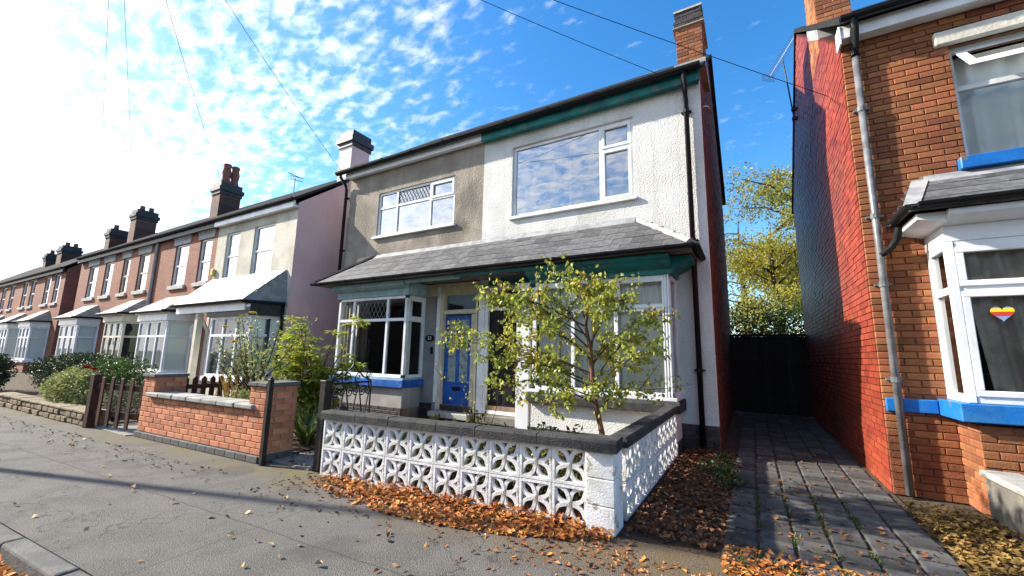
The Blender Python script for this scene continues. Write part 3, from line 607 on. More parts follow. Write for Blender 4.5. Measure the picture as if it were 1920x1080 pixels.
for x in (-9,-8,-7,-6): g.prism(gutter_prof(6.95, 6.312, .088), 'x', x, x+.05)
g.build('gutter', m_black, bh)
downpipe(bh, [(-9.62,6.95,6.26),(-9.62,6.96,6.16),(-9.56,7.10,5.95),(-9.55,7.13,5.85),(-9.55,7.13,3.3)], .042, m_black, [(-9.55,7.13,5.6),(-9.55,7.13,4.1)])
wf, cells = window(bh, (-8.30,FY+.03), (-5.76,FY+.03), 4.33, 5.52, [.26,.70], [[5.10],[5.10],[5.06]], .06, glassm=m_glasssky, sash=(5,))
lattice(wf, -7.61, -6.55, FY+.05, 5.13, 5.46, .105)
MB().box(-8.40,FY-.07,4.27,-5.70,FY+.06,4.329).build('sill', m_upvc, wf, bevel=.006)
room(bh, -8.35, -5.7, FY+.14, 4.2, 5.6)
bw = MB(); pl = [(-8.72,FY),(-8.72,BY),(-6.46,BY),(-6.46,FY)]; zs0, zs1 = .84, 2.63
_, c1 = window(bh, pl[1], pl[2], zs0, zs1, [.24,.735], [[2.10],[2.10],[2.10]], .065, into=bw)
_, c2 = window(bh, pl[2], pl[3], zs0, zs1, [], [[2.10]], .065, sash=(1,), into=bw)
_, c3 = window(bh, pl[0], pl[1], zs0, zs1, [], [[2.10]], .065, into=bw)
bay = bw.build('bay_window', m_upvc, bh, bevel=.004)
add_panes(bay, pl[1], pl[2], c1, m_glass); add_panes(bay, pl[2], pl[3], c2, m_glass); add_panes(bay, pl[0], pl[1], c3, m_glass)
lattice(bay, -8.14, -7.10, BY+.05, 2.15, 2.56, .13, m_upvc)
MB().box(-8.79,BY-.07,.64,-6.40,FY-.003,.80).build('bay_sill', m_blue, bay, bevel=.008)
MB().box(-8.76,BY-.035,.801,-6.43,FY-.003,.839).build('sill_board', m_paleblue, bay)
MB().box(-8.70,BY+.02,.20,-6.48,FY-.004,.638).build('bay_apron', m_greyrender, bay)
MB().box(-8.68,BY+.02,-.02,-6.49,FY-.005,.199).build('bay_plinth', m_mortar, bay)
face_bricks(bay, courses(-8.70, -6.47, .0, .225), BY+.012, m_brickdark, 'plinthb', name='plinth_brick')
MB().prism([(BY-.22,2.93),(BY-.22,2.84),(BY-.12,2.80),(BY-.03,2.78),(BY-.03,2.632),(FY,2.632),(FY,2.93)], 'x', -8.76, -6.42).box(-6.419,BY+.0,2.66,-6.36,FY-.004,2.92).box(-6.359,BY-.22,2.86,bx1-.003,BY-.12,2.925).build('bay_cornice', m_paleblue, bay, bevel=.004)
MB().box(-6.36,FY-.05,2.66,bx1-.01,FY-.001,2.925).build('porch_panel', m_creampaint, bh)
curtain(bay, -8.66, -8.25, BY+.15, .9, 2.58, m_curtaingrey, 4, .02); curtain(bay, -6.60, -6.50, BY+.2, .9, 2.58, m_curtain, 2, .02)
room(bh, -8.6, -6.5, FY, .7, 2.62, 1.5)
vs_ = thing('flower_vase', 'vase of dried orange flowers on the sill inside leaded bay', 'vase', (-7.9,BY+.25,.87))
MB().lathe([(.05,0),(.07,.08),(.04,.18),(.05,.22)], (-7.9,BY+.25,.87), 10).build('vase', m_greyrender, vs_, smooth=True)
st = MB(); 
for k in range(9):
    a = random.uniform(-.12,.12); b = random.uniform(-.1,.1); st.tube([(-7.9,BY+.25,1.05),(-7.9+a,BY+.25+b,1.45+random.uniform(0,.25))], .006, 4)
st.build('stems', m_twig, vs_)
pr, e, t = porch_roof(bh, -9.22, bx1-.002, -8.22, None)
g2 = MB().prism(gutter_prof(6.18, 3.0, .055), 'x', -9.28, bx1-.001)
for x in (-8.9,-8.0,-7.1,-6.2,-5.4): g2.prism(gutter_prof(6.18, 3.002, .064), 'x', x, x+.04)
g2.build('porch_gutter', m_black, pr)
MB().prism([(7.1,3.72),(FY,3.80),(FY,3.84),(FY-.012,3.84),(7.1,3.735)], 'x', -8.25, bx1-.002).build('flashing', m_lead, pr)
a, b = Vector((-9.22,6.22,3.03)), Vector((-8.22,FY,3.81)); MB().tube([a,b], .055, 6).build('hip_tile', m_darkstone, pr)
# blue door
df = MB().box(-6.05,FY-.06,.18,-5.90,FY+.10,2.86).box(-5.02,FY-.06,.18,-4.975,FY+.10,2.86).box(-5.90,FY-.06,2.74,-5.02,FY+.10,2.86).box(-5.90,FY-.05,2.24,-5.02,FY+.1,2.33)
df.box(-5.16,FY+.0,.18,-5.021,FY+.12,2.24)
df_ = df.build('door_frame', m_creampaint, bh, bevel=.008)
MB().box(-6.06,FY-.075,.18,-5.97,FY-.061,2.85).build('frame_face', m_upvc, df_)
MB().quad((-5.90,FY+.06,2.33),(-5.02,FY+.06,2.33),(-5.02,FY+.06,2.74),(-5.90,FY+.06,2.74)).build('fanlight_pane', m_glass, df_)
dx0, dx1 = -5.895, -5.165; dmb = MB()
dmb.box(dx0,FY+.05,.20,dx1,FY+.09,.78).box(dx0,FY+.05,.78,dx0+.10,FY+.09,2.235).box(dx1-.10,FY+.05,.78,dx1,FY+.09,2.235).box(dx0+.10,FY+.05,2.12,dx1-.10,FY+.09,2.235).box(-5.575,FY+.048,.78,-5.485,FY+.09,2.12)
door = dmb.build('door', m_blue, bh, bevel=.006)
for a, b in ((dx0+.10,-5.575),(-5.485,dx1-.10)): MB().box(a,FY+.064,.78,b,FY+.07,2.12).build('leaded_pane', m_leadglass, door)
MB().box(-5.64,FY+.035,.60,-5.42,FY+.049,.68).build('letterbox', m_black, door, bevel=.005)
MB().box(-6.02,FY-.28,.06,-4.985,FY-.004,.175).build('doorstep', m_coping, bh, bevel=.015)
plq = MB(); 
for k in range(1): plq.add([(-6.29+.13*math.copysign(abs(math.cos(a))**.7,math.cos(a)),FY-.012,1.71+.075*math.sin(a)) for a in [2*math.pi*i/24 for i in range(24)]]+[(-6.29+.13*math.copysign(abs(math.cos(a))**.7,math.cos(a)),FY+.0,1.71+.075*math.sin(a)) for a in [2*math.pi*i/24 for i in range(24)]], [tuple(range(24))]+[(i,i+24,(i+1)%24+24,(i+1)%24) for i in range(24)])
pq = plq.build('house_number_plaque', m_black, bh, label='black oval plaque with number 52')
place('numerals', text_mesh('52', .115, .002), m_upvc, pq, (-6.29,FY-.014,1.71), rot=(R(90),0,0))
MB().box(-6.245,FY-.025,1.36,-6.185,FY+.001,1.52).build('doorbell', m_black, bh, bevel=.006)
downpipe(bh, [(-6.02,FY-.10,.34),(-6.02,FY-.10,.0)], .035, m_greypipe)
# ------------------------------------------------------------------ house on the right
RX, RY = 1.22, 6.1
rh = thing('brick_house', 'orange brick house with red painted side wall and grey downpipe', 'house', (3.4, RY, 0))
rops = [(2.17,4.3,3.60,4.98), (1.80,4.6,.0,2.86)]
MB().wall(RX+.01, 6.5, 0, 5.6, RY+.012, rops, .14).build('wall', m_mortarorange, rh)
face_bricks(rh, courses(RX, 3.6, 0, 5.475, [(2.17,4.3,3.46,4.98),(2.05,4.3,4.98,5.14),(2.09,4.4,3.46,3.60),(1.80,4.6,0,2.86)]), RY+.008, m_brick, 'rhb', near=lambda b: (b[0]-1.9)**2*1.4+(b[1]-3.0)**2*.45)
gable_bricks(rh, RX-.002, RY+.03, 12.95, 0, 5.42, 9.5, 8.1, m_brickred, m_mortarred, -1)
MB().prism([(RY-.25,5.56),(9.5,8.24),(13.1,5.4),(13.1,5.32),(9.5,8.14),(RY-.25,5.47)], 'x', RX-.03, 7).build('roof', m_rooftile, rh)
MB().prism([(RY-.16,5.50),(RY-.12,5.50),(RY-.12,5.33),(RY-.16,5.33)], 'x', RX-.01, 6.5).prism([(RY-.12,5.38),(RY,5.38),(RY,5.34),(RY-.12,5.34)], 'x', RX, 6.5).box(RX-.035,RY-.17,5.26,RX-.011,RY+.02,5.50).build('fascia', m_upvc, rh, bevel=.004)
g = MB().prism(gutter_prof(RY-.23, 5.56, .062), 'x', RX-.02, 6.5)
for x in (1.9,2.7,3.5): g.prism(gutter_prof(RY-.23, 5.562, .07), 'x', x, x+.045)
g.build('gutter', m_black, rh)
dp = downpipe(rh, [(1.34,RY-.06,5.28),(1.34,RY-.06,.02)], .036, m_greypipe, [(1.34,RY-.06,4.4),(1.34,RY-.06,3.05),(1.34,RY-.06,2.25),(1.34,RY-.06,1.2)])
MB().tube([(1.33,RY-.23,5.50),(1.33,RY-.22,5.38),(1.34,RY-.07,5.22),(1.34,RY-.06,5.10)], .044, 10).build('pipe_swan_neck', m_black, dp, smooth=True)
MB().box(2.05,RY-.06,4.98,4.5,RY+.05,5.14).build('lintel', m_creamstone, rh, bevel=.01)
wmb = MB(); wmb.bar((2.17,RY+.09),(4.3,RY+.09),0,2.13,3.60,3.66,0,.06); wmb.bar((2.17,RY+.09),(4.3,RY+.09),0,.05,3.66,4.98,0,.06); wmb.bar((2.17,RY+.09),(4.3,RY+.09),.05,2.13,4.92,4.98,.001,.06); wmb.bar((2.17,RY+.09),(4.3,RY+.09),.05,2.13,4.44,4.50,.001,.06)
wf = wmb.build('window', m_upvc, rh, bevel=.004)
MB().quad((2.22,RY+.12,3.66),(4.3,RY+.12,3.66),(4.3,RY+.12,4.44),(2.22,RY+.12,4.44)).build('pane', m_glass, wf)
# top-hung light standing open
oc = MB(); ya, za, yb, zb = RY+.07, 4.92, RY-.20, 4.60
def ocb(x0, x1, t0, t1):
    f = lambda x, t, o: (x, ya+(yb-ya)*t-o*.5, za+(zb-za)*t-o)
    oc.add([f(x0,t0,0),f(x1,t0,0),f(x1,t1,0),f(x0,t1,0),f(x0,t0,.035),f(x1,t0,.035),f(x1,t1,.035),f(x0,t1,.035)], [(0,1,2,3),(7,6,5,4),(0,4,5,1),(1,5,6,2),(2,6,7,3),(3,7,4,0)])
ocb(2.23,4.25,0,.14); ocb(2.23,4.25,.84,1); ocb(2.23,2.31,.14,.84); ocb(4.17,4.25,.14,.84)
co_ = oc.build('open_casement', m_upvc, wf)
MB().quad((2.31,ya+(yb-ya)*.14-.01,za+(zb-za)*.14-.015),(4.17,ya+(yb-ya)*.14-.01,za+(zb-za)*.14-.015),(4.17,ya+(yb-ya)*.84-.01,za+(zb-za)*.84-.015),(2.31,ya+(yb-ya)*.84-.01,za+(zb-za)*.84-.015)).build('pane', m_glass, co_)
MB().box(2.09,RY-.09,3.46,4.4,RY+.08,3.598).build('sill', m_bluebright, wf, bevel=.008)
curtain(wf, 2.25, 3.05, RY+.26, 3.62, 4.95, m_curtain, 4, .05); curtain(wf, 3.05, 4.2, RY+.30, 3.62, 4.95, m_curtaingrey, 9, .04)
room(rh, 2.1, 4.4, RY+.16, 3.5, 5.1)
# bay of the right house
bw = MB(); pl = [(1.74,RY),(1.74,5.6),(4.3,5.6),(4.3,RY)]; zs0, zs1 = 1.02, 2.58
_, c1 = window(rh, pl[1], pl[2], zs0, zs1, [.36,.68], [[2.10]]*3, .075, sash=(0,1), into=bw)
_, c3 = window(rh, pl[0], pl[1], zs0, zs1, [], [[2.10]], .075, into=bw)
bw.box(1.735,5.592,zs0+.001,1.80,5.66,zs1-.001)
bay = bw.build('bay_window', m_upvc, rh, bevel=.006)
add_panes(bay, pl[1], pl[2], c1, m_glass); add_panes(bay, pl[0], pl[1], c3, m_glass)
MB().box(1.735,5.595,2.581,4.3,RY+.01,2.74).prism([(5.595,2.741),(RY,2.741),(RY,2.86),(5.38,2.86),(5.38,2.80),(5.46,2.78)], 'x', 1.735, 4.3).prism([(1.734,2.741),(1.734,2.86),(1.52,2.86),(1.52,2.80),(1.60,2.78)], 'y', 5.45, RY).build('bay_cornice', m_upvc, bay, bevel=.004)
MB().box(1.66,5.53,.85,4.4,RY-.002,1.018).build('bay_sill', m_bluebright, bay, bevel=.008)
MB().box(RX+.02,RY-.045,.86,1.655,RY-.001,1.0).build('sill_band', m_bluebright, bay, bevel=.008)
MB().box(1.80,5.62,.0,4.25,RY,.818).build('bay_apron_core', m_mortarorange, bay)
face_bricks(bay, courses(1.78, 4.2, .0, .825), 5.622, m_brick, 'rhb')
for y, z, l in courses(5.63, RY, .0, .825): place('brick', brick_mesh('rhb', .215, .03, .065, m_brick), m_brick, bay, (1.798, y, z), rot=(0,0,R(-90)), scale=((l-.01)/.215,1,1))
curtain(bay, 1.84, 4.2, 5.70, 1.08, 2.54, m_curtaingrey, 15, .045, 'curtain', .12)
room(rh, 1.8, 4.3, RY, .9, 2.7, 1.0)
rr = MB().add([(1.44,5.34,2.90),(5,5.34,2.90),(5,RY,3.40),(1.78,RY,3.40),(1.44,RY,2.90),(1.44,5.34,2.86),(5,5.34,2.86)], [(0,1,2,3),(4,0,3),(0,5,6,1)]).build('bay_roof', m_slate, bay)
sl = Vector((0,RY-5.34,.5)); u = sl.normalized(); nr = Vector((0,-u.z,u.y))
sm = MB().box(-.16,0,0,.16,.34,.009).mesh('slate')
for j in range(4):
    a = 1.44+.34*(j+.2)/4; x = a-(.16 if j % 2 else 0)
    while x < 3.6:
        p, q = max(x,a), x+.325; c = Vector(((p+q)/2,5.34,2.90))+u*(sl.length/4*j-.02)+nr*(.014+random.uniform(0,.004))
        place('slate', sm, m_slate, rr, c, rot=(math.atan2(u.z,u.y)-.02,0,0), scale=((q-p)/.325,1,1)); x += .325
MB().prism([(RY-.02,3.36),(RY-.02,3.46),(RY-.10,3.36)], 'x', 1.80, 4.6).add([(1.40,5.33,2.925),(1.53,5.33,2.935),(1.85,RY-.006,3.435),(1.70,RY-.006,3.43)], [(0,1,2,3)]).add([(1.40,RY-.005,2.92),(1.52,RY-.005,2.92),(1.86,RY-.005,3.40),(1.78,RY-.005,3.47)], [(0,1,2,3)]).build('flashing', m_lead, rr)
MB().prism(gutter_prof(5.30,2.93,.05), 'x', 1.50, 5).prism(gutter_prof(5.30,2.932,.058), 'x', 1.78, 1.82).prism(gutter_prof(5.30,2.932,.058), 'x', 2.3, 2.34).prism([(u_-5.30+1.46, v_) for u_, v_ in gutter_prof(5.30,2.93,.05)], 'y', 5.32, 5.9).tube([(1.50,5.92,2.86),(1.48,5.97,2.74),(1.44,6.02,2.66),(1.34,6.03,2.58)], .036, 8).build('bay_gutter', m_black, bay)
hs = thing('heart_sticker', 'rainbow striped heart sticker on the window of the brick house', 'sticker', (2.06,5.61,1.86))
def heart(z0, z1, s=.085):
    pts = []
    for i in range(40):
        a = 2*math.pi*i/40; pts.append((16*math.sin(a)**3/17*s, (13*math.cos(a)-5*math.cos(2*a)-2*math.cos(3*a)-math.cos(4*a))/17*s))
    out = []
    n = len(pts)
    for lo, s_ in ((z0, 1), (z1, -1)):
        src = pts; pts = []
        for i in range(len(src)):
            p, q = src[i], src[(i+1) % len(src)]; a, b = (p[1]-lo)*s_, (q[1]-lo)*s_
            if a >= 0: pts.append(p)
            if (a >= 0) != (b >= 0): t_ = a/(a-b); pts.append((p[0]+(q[0]-p[0])*t_, lo))
    return pts
for nm, a, b, mt in (('blue_band',.045,.09,m_hlb),('yellow_band',.012,.045,m_fy),('red_band',-.03,.012,m_hr),('blue_point',-.1,-.03,m_hlb)):
    MB().add([(2.06+x,5.612,1.86+z) for x, z in heart(a, b)], [tuple(range(len(heart(a, b))))]).build(nm, mt, hs)
ch = chimney(rh, 1.215, 1.66, 7.35, 8.2, 6.2, 8.1, 8.5, m_brick, m_brickdark, m_mortarlt, 'rch')
MB().prism([(7.32,6.35),(7.32,6.60),(8.24,7.32),(8.24,7.0)], 'x', 1.212, 1.70).build('chimney_flashing', m_lead, ch)
ra = thing('tv_aerial', 'tall rod aerial with many elements on the red side wall', 'aerial', (1.05,10.6,6.9))
MB().tube([(1.16,10.5,6.75),(1.05,10.5,8.25)], .016, 6).build('mast', m_iron, ra)
bmv = Vector((1.32,10.5,8.78))-Vector((.76,10.5,7.90)); b0 = Vector((.76,10.5,7.90)); am = MB().tube([b0, b0+bmv], .010, 5)
for i in range(20): p = b0+bmv*(.06+i*.047); am.tube([p+Vector((-.07,-.06,.045)), p-Vector((-.07,-.06,.045))], .005, 4)
for s in (-1,1):
    for i in range(4): p = b0+Vector((-.02,0,.0))+Vector((0,0,s*(.02+i*.022))); am.tube([p+Vector((-.13,-.1,0)), p-Vector((-.13,-.1,0))], .004, 4)
am.build('antenna', m_alu, ra)
MB().box(1.12,10.46,6.72,1.24,10.54,6.78).box(1.12,10.46,6.95,1.24,10.54,7.0).build('bracket', m_iron, ra)
# ------------------------------------------------------------------ gate at the end of the passage
sg = thing('side_gate', 'tall black boarded gates closing the dark passage', 'gate', (.36,12.75,0))
gm = MB().box(-.062,-.012,0,.062,.012,1.96).mesh('board')
for i in range(14): place('board', gm, m_gatewood, sg, (-.44+i*.1275,12.75+random.uniform(-.004,.004),.025), rot=(0,0,random.uniform(-.01,.01)))
MB().box(-.52,12.815,.02,1.212,12.825,1.98).box(-.50,12.765,.35,1.2,12.80,.47).box(-.50,12.765,1.7,1.2,12.80,1.82).box(-.5,12.735,1.99,1.215,12.79,2.05).build('rails', m_gatewood, sg)
# ------------------------------------------------------------------ terraced houses on the left
TY = 6.6
def terrace(x0, x1, label, wallm, wins, bay, gable=None, sashm=m_upvc, ez=5.52, dist=0, lintel=True, doorp=None, roofm=m_slaterow, porch=None, arched=False):
    h = thing('terraced_house', label, 'house', ((x0+x1)/2, TY, 0), 0, 'terraced houses down the street')
    bx, bX, by, cant, bs, bt = bay
    ops = [(a, b, 3.58, 5.10) for a, b in wins]+[(bx+.1, bX-.1, .7, 2.3)]
    if doorp: ops.append((doorp[0], doorp[1], .1, 2.45))
    MB().wall(x0, x1, 0, ez-.02, TY, ops, .16).build('wall', wallm, h)
    rd, rz = 10.0, 8.2
    MB().prism([(TY-.2,ez+.08),(rd,rz),(13.3,ez),(13.3,ez-.08),(rd,rz-.09),(TY-.2,ez-.01)], 'x', x0, x1+(.05 if gable else 0)).build('roof', m_rooftile, h)
    MB().prism([(TY-.16,ez+.02),(TY-.10,ez+.02),(TY-.10,ez-.16),(TY-.16,ez-.16)], 'x', x0, x1).prism([(TY-.1,ez-.10),(TY,ez-.10),(TY,ez-.14),(TY-.1,ez-.14)], 'x', x0, x1).build('fascia', m_upvc if not lintel else m_iron, h)
    MB().prism(gutter_prof(TY-.21, ez+.08, .06), 'x', x0, x1+(.03 if gable else 0)).build('gutter', m_black, h)
    if gable: MB().quad((x1,TY+.001,0),(x1,13.2,0),(x1,13.2,ez),(x1,rd,rz-.05),(x1,TY+.001,ez)).build('side_wall', gable, h)
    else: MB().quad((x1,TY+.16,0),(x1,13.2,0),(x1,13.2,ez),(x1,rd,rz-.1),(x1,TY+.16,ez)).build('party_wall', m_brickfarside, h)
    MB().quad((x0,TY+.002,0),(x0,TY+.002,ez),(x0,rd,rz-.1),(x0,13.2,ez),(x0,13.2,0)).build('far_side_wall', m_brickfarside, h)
    for i, (a, b) in enumerate(wins):
        f, c = window(h, (a,TY+.05), (b,TY+.05), 3.58, 5.10, [], [[4.32]], .06, sashm, m_glasssky)
        MB().box(a-.10,TY-.07,3.44,b+.10,TY+.12,3.578).build('sill', m_lintel if lintel else m_upvc, f, bevel=.008)
        if lintel:
            l = MB().box(a-.12,TY-.03,5.101,b+.12,TY+.08,5.36).box(a-.15,TY-.07,5.34,b+.15,TY+.07,5.42)
            for k in range(7): l.box(a-.10+k*(b-a+.2)/7+.015,TY-.05,5.24,a-.10+(k+.6)*(b-a+.2)/7,TY-.031,5.335)
            l.build('lintel', m_lintel, f)
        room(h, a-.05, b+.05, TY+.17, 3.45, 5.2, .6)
    # bay
    fm, rm = sashm, roofm; yf = by
    pl = [(bx-cant,TY),(bx,yf),(bX,yf),(bX+cant,TY)]; mb = MB(); cs = []
    for i, (cols, tr) in enumerate((([], [[1.75]]), ([.333,.667], [[1.75]]*3), ([], [[1.75]]))):
        _, c = window(h, pl[i], pl[i+1], bs, bt, cols, tr, .07, into=mb); cs.append(c)
    mb.prism([(p[0], p[1]) for p in [(bx-cant-.05,TY-.001),(bx-.05,yf-.06),(bX+.05,yf-.06),(bX+cant+.05,TY-.001)]], 'z', bt+.001, bt+.22)
    mb.prism([(p[0], p[1]) for p in [(bx-cant-.10,TY-.001),(bx-.09,yf-.13),(bX+.09,yf-.13),(bX+cant+.10,TY-.001)]], 'z', bt+.221, bt+.30)
    mb.prism([(p[0], p[1]) for p in [(bx-cant-.06,TY-.001),(bx-.06,yf-.07),(bX+.06,yf-.07),(bX+cant+.06,TY-.001)]], 'z', bs-.12, bs-.001)
    if arched:
        w = (bX-bx)/3
        mb.tube([(bx+w+w*(.5-.45*math.cos(math.pi*k/10)),yf+.01,1.45+.28*math.sin(math.pi*k/10)) for k in range(11)], .03, 5)
    b = mb.build('bay_window', fm, h)
    for i in range(3): add_panes(b, pl[i], pl[i+1], cs[i], m_glass)
    MB().prism([(bx-cant+.03,TY-.001),(bx+.02,yf+.02),(bX-.02,yf+.02),(bX+cant-.03,TY-.001)], 'z', 0, bs-.121).build('bay_apron', wallm, b)
    if not arched: slats(b, bx+.08, bX-.08, yf+.14, bs+.08, bt-.06, m_blind, 34, False)
    else: curtain(b, bx+.1, bX-.1, yf+.2, bs+.05, bt-.05, m_curtaingrey, 6, .02)
    for (px_, py_), (qx_, qy_), sgn_ in ((pl[0], pl[1], 1), (pl[2], pl[3], -1)):
        MB().quad((px_+sgn_*.10,py_,bs+.07),(qx_+sgn_*.10,qy_+.06,bs+.07),(qx_+sgn_*.10,qy_+.06,bt-.05),(px_+sgn_*.10,py_,bt-.05)).build('side_blind', m_blind if not arched else m_room, b)
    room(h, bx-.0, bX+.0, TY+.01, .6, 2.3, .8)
    if not porch:
        ze, zt = bt+.30, bt+.30+.62; A = [(bx-cant-.22,TY),(bx-.16,yf-.24),(bX+.16,yf-.24),(bX+cant+.22,TY)]
        tp = [(bx+.25,TY),(bX-.25,TY)]; r = MB(); nrw = 6
        for j in range(nrw):      # courses of small slates, each lapping the one below
            f0, f1 = j/nrw, (j+1)/nrw; z0_, z1_ = ze+(zt-ze)*f0, ze+(zt-ze)*f1; lf = .016
            def P(i, f): q = tp[0] if i < 2 else tp[1]; return (A[i][0]+(q[0]-A[i][0])*f, A[i][1]+(q[1]-A[i][1])*f)
            for i in range(3):
                a_, b_, c_, d_ = P(i,f0), P(i+1,f0), P(i+1,f1), P(i,f1)
                r.add([(*a_,z0_+lf),(*b_,z0_+lf),(*c_,z1_),(*d_,z1_),(*a_,z0_-.004),(*b_,z0_-.004)], [(0,1,2,3),(4,5,1,0)])
        r.quad(*[(x, y, ze) for x, y in A]); r.build('bay_roof', rm, b)
        MB().tube([(x, y, ze+.0) for x, y in A], .045, 6).build('bay_gutter', m_black, b)
    return h, b
tW, bW = terrace(-15.2, -10.85, 'white roughcast end terrace with pink side wall and grey slated porch', m_creamrender, [(-14.62,-13.8),(-13.0,-11.9)], (-13.42,-11.35,5.95,.28,.62,2.26), m_pink, lintel=False, doorp=(-15.05,-14.25), porch=True)
# porch roof of the white terrace
e_, t_ = (5.72, 2.66), (TY, 3.58); x0_, x1_ = -15.35, -11.15; tl_, tr_ = -15.2, -11.05
pr = MB().add([(x0_,e_[0],e_[1]),(-11.40,e_[0],e_[1]),(-11.05,TY,t_[1]),(tl_,TY,t_[1]),(-10.93,TY,e_[1]),(x0_,TY,e_[1]),(x0_,e_[0],e_[1]-.06),(-11.40,e_[0],e_[1]-.06),(-10.93,TY,e_[1]-.06),(x0_,TY,e_[1]-.06)], [(0,1,2,3),(1,4,2),(5,0,3),(0,6,7,1),(1,7,8,4),(6,9,8,7)]).build('porch_roof', m_slatepale, tW)
sl = Vector((0,t_[0]-e_[0],t_[1]-e_[1])); u = sl.normalized(); nr = Vector((0,-u.z,u.y)); rows = 6
sm = MB().box(-.30,0,0,.30,sl.length/rows*1.25,.012).mesh('slate')
for j in range(rows):
    a = x0_+(tl_-x0_)*(j+.2)/rows; b = -11.40+(.35)*(j+.2)/rows; x = a-(.3 if j % 2 else 0)
    while x < b-.03:
        p, q = max(x,a), min(x+.61,b)
        if q-p > .05: place('slate', sm, m_slatepale, pr, Vector(((p+q)/2,e_[0],e_[1]))+u*(sl.length/rows*j-.02)+nr*.015, rot=(math.atan2(u.z,u.y)-.022,0,0), scale=((q-p)/.61,1,1))
        x += .61
MB().prism(gutter_prof(5.68,2.66,.055), 'x', -15.4, -11.38).tube([(-11.38,5.68,2.62),(-10.90,TY-.05,2.62)], .05, 6).build('porch_gutter', m_black, pr)
MB().box(-15.33,5.80,2.40,-11.45,5.9,2.60).build('porch_beam', m_upvc, pr); MB().box(-13.5,5.84,2.27,-11.25,5.95,2.40).add([(-11.25,5.84,2.27),(-10.97,TY-.02,2.27),(-10.97,TY-.02,2.60),(-11.25,5.84,2.60)], [(0,1,2,3)]).build('bay_head', m_iron, bW)
downpipe(tW, [(-10.97,TY-.06,2.58),(-10.97,TY-.06,.1)], .04)
MB().box(-14.95,TY+.05,.12,-14.30,TY+.10,2.25).build('door', m_navy, tW); MB().box(-15.04,TY+.02,.1,-14.96,TY+.12,2.4).box(-14.29,TY+.02,.1,-14.22,TY+.12,2.4).box(-14.96,TY+.02,2.26,-14.29,TY+.12,2.4).build('door_frame', m_upvc, tW)
MB().box(-14.15,5.84,.1,-14.0,5.99,2.4).build('porch_post', m_cream_frame, tW); MB().tube([(-14.9,TY-.02,1.85),(-14.1,5.9,2.40)], .05, 5).build('porch_brace', m_upvc, tW)
slats(bW, -13.3, -11.45, 6.10, .7, 2.2, m_blind, 22, True); slats(bW, -11.30, -11.1, 6.3, .7, 2.2, m_darkblind, 3, True)
MB().box(-15.22,TY-.09,3.72,-15.04,TY-.001,3.96).build('alarm_box', m_alarm, tW, bevel=.03)
tA, _ = terrace(-19.68, -15.2, 'red brick terrace with white bay, next to the white roughcast end house', m_brickfar, [(-18.22,-17.18),(-16.36,-15.52)], (-18.52,-16.34,6.0,.30,.62,2.26))
tB, _ = terrace(-24.0, -19.68, 'red brick terrace with cream painted arched bay window', m_brickfar, [(-23.05,-22.3),(-21.4,-20.42)], (-21.75,-19.95,6.0,.28,.62,2.30), sashm=m_cream_frame, arched=True)
tC, _ = terrace(-28.35, -24.0, 'red brick end terrace with white bay beyond the cream bay', m_brickfar, [(-27.1,-25.95),(-25.1,-24.1)], (-27.1,-24.85,6.0,.30,.62,2.28), doorp=(-24.3,-23.6) if False else None)
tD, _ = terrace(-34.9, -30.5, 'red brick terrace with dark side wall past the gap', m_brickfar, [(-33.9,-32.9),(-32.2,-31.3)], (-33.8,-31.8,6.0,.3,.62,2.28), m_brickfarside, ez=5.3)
tE, _ = terrace(-39.3, -34.9, 'hazy far brick terrace, second beyond the gap', m_brickfar, [(-38.3,-37.3),(-36.6,-35.7)], (-38.2,-36.2,6.0,.3,.62,2.28), ez=5.3)
tF, _ = terrace(-44.5, -39.3, 'hazy far brick terrace, third beyond the gap', m_brickfar, [(-43.3,-42.3),(-41.2,-40.2)], (-43.2,-41.2,6.0,.3,.62,2.28), ez=5.3)
tG, _ = terrace(-56, -44.5, 'farthest brick terrace at the left edge', m_brickfar, [(-53.3,-52.3),(-48.2,-47.2)], (-53.2,-50.2,6.0,.3,.62,2.28), ez=5.3)
def far_chimney(parent, x0, x1, y0, y1, z0, z1, mat, capm, pots, side=m_brickfarside):
    c = MB().box(x0,y0,z0,x1,y1,z1-.55).build('chimney', mat, parent)
    MB().box(x0-.04,y0-.04,z1-.549,x1+.04,y1+.04,z1-.40).box(x0-.09,y0-.09,z1-.399,x1+.09,y1+.09,z1-.22).box(x0-.02,y0-.02,z1-.219,x1+.02,y1+.02,z1).build('chimney_cap', capm, c)
    for i in range(pots[0]):
        MB().lathe([(.17,0),(.19,.1),(.15,.3),(.19,.55),(.14,.8),(.18,.92),(.15,.98)] if pots[1] > .5 else [(.13,0),(.11,.25),(.13,.3)], (x0+(x1-x0)/2, y0+.3+i*(y1-y0-.5)/max(1,pots[0]-1), z1), 12).build('chimney_pot', m_pot, c, smooth=True)
    return c
far_chimney(tA, -20.65, -19.95, 8.5, 9.35, 6.2, 8.75, m_brickstack, m_brickdark, (2,1))
far_chimney(tC, -29.4, -28.6, 8.4, 9.3, 6.0, 8.85, m_brickstack, m_brickdark, (2,.3))
far_chimney(tD, -32.6, -31.9, 8.35, 9.15, 5.9, 8.2, m_brickstack, m_brickdark, (1,.3))
far_chimney(tF, -41.2, -40.2, 8.3, 9.2, 5.9, 8.15, m_brickstack, m_brickdark, (2,.3)); far_chimney(tF, -44.3, -43.6, 8.3, 8.9, 5.9, 7.95, m_brickstack, m_brickdark, (1,.3))
c = far_chimney(tW, -11.45, -10.83, 8.15, 8.85, 6.6, 8.55, m_whiterender, m_brickdark, (0,0))
MB().box(-10.829,8.16,6.6,-10.822,8.84,8.0).build('chimney_side', m_pink, c)
MB().tube([(-19.75,TY-.05,5.5),(-19.75,TY-.05,.1)], .05, 8).build('downpipe', m_lintel, tA)
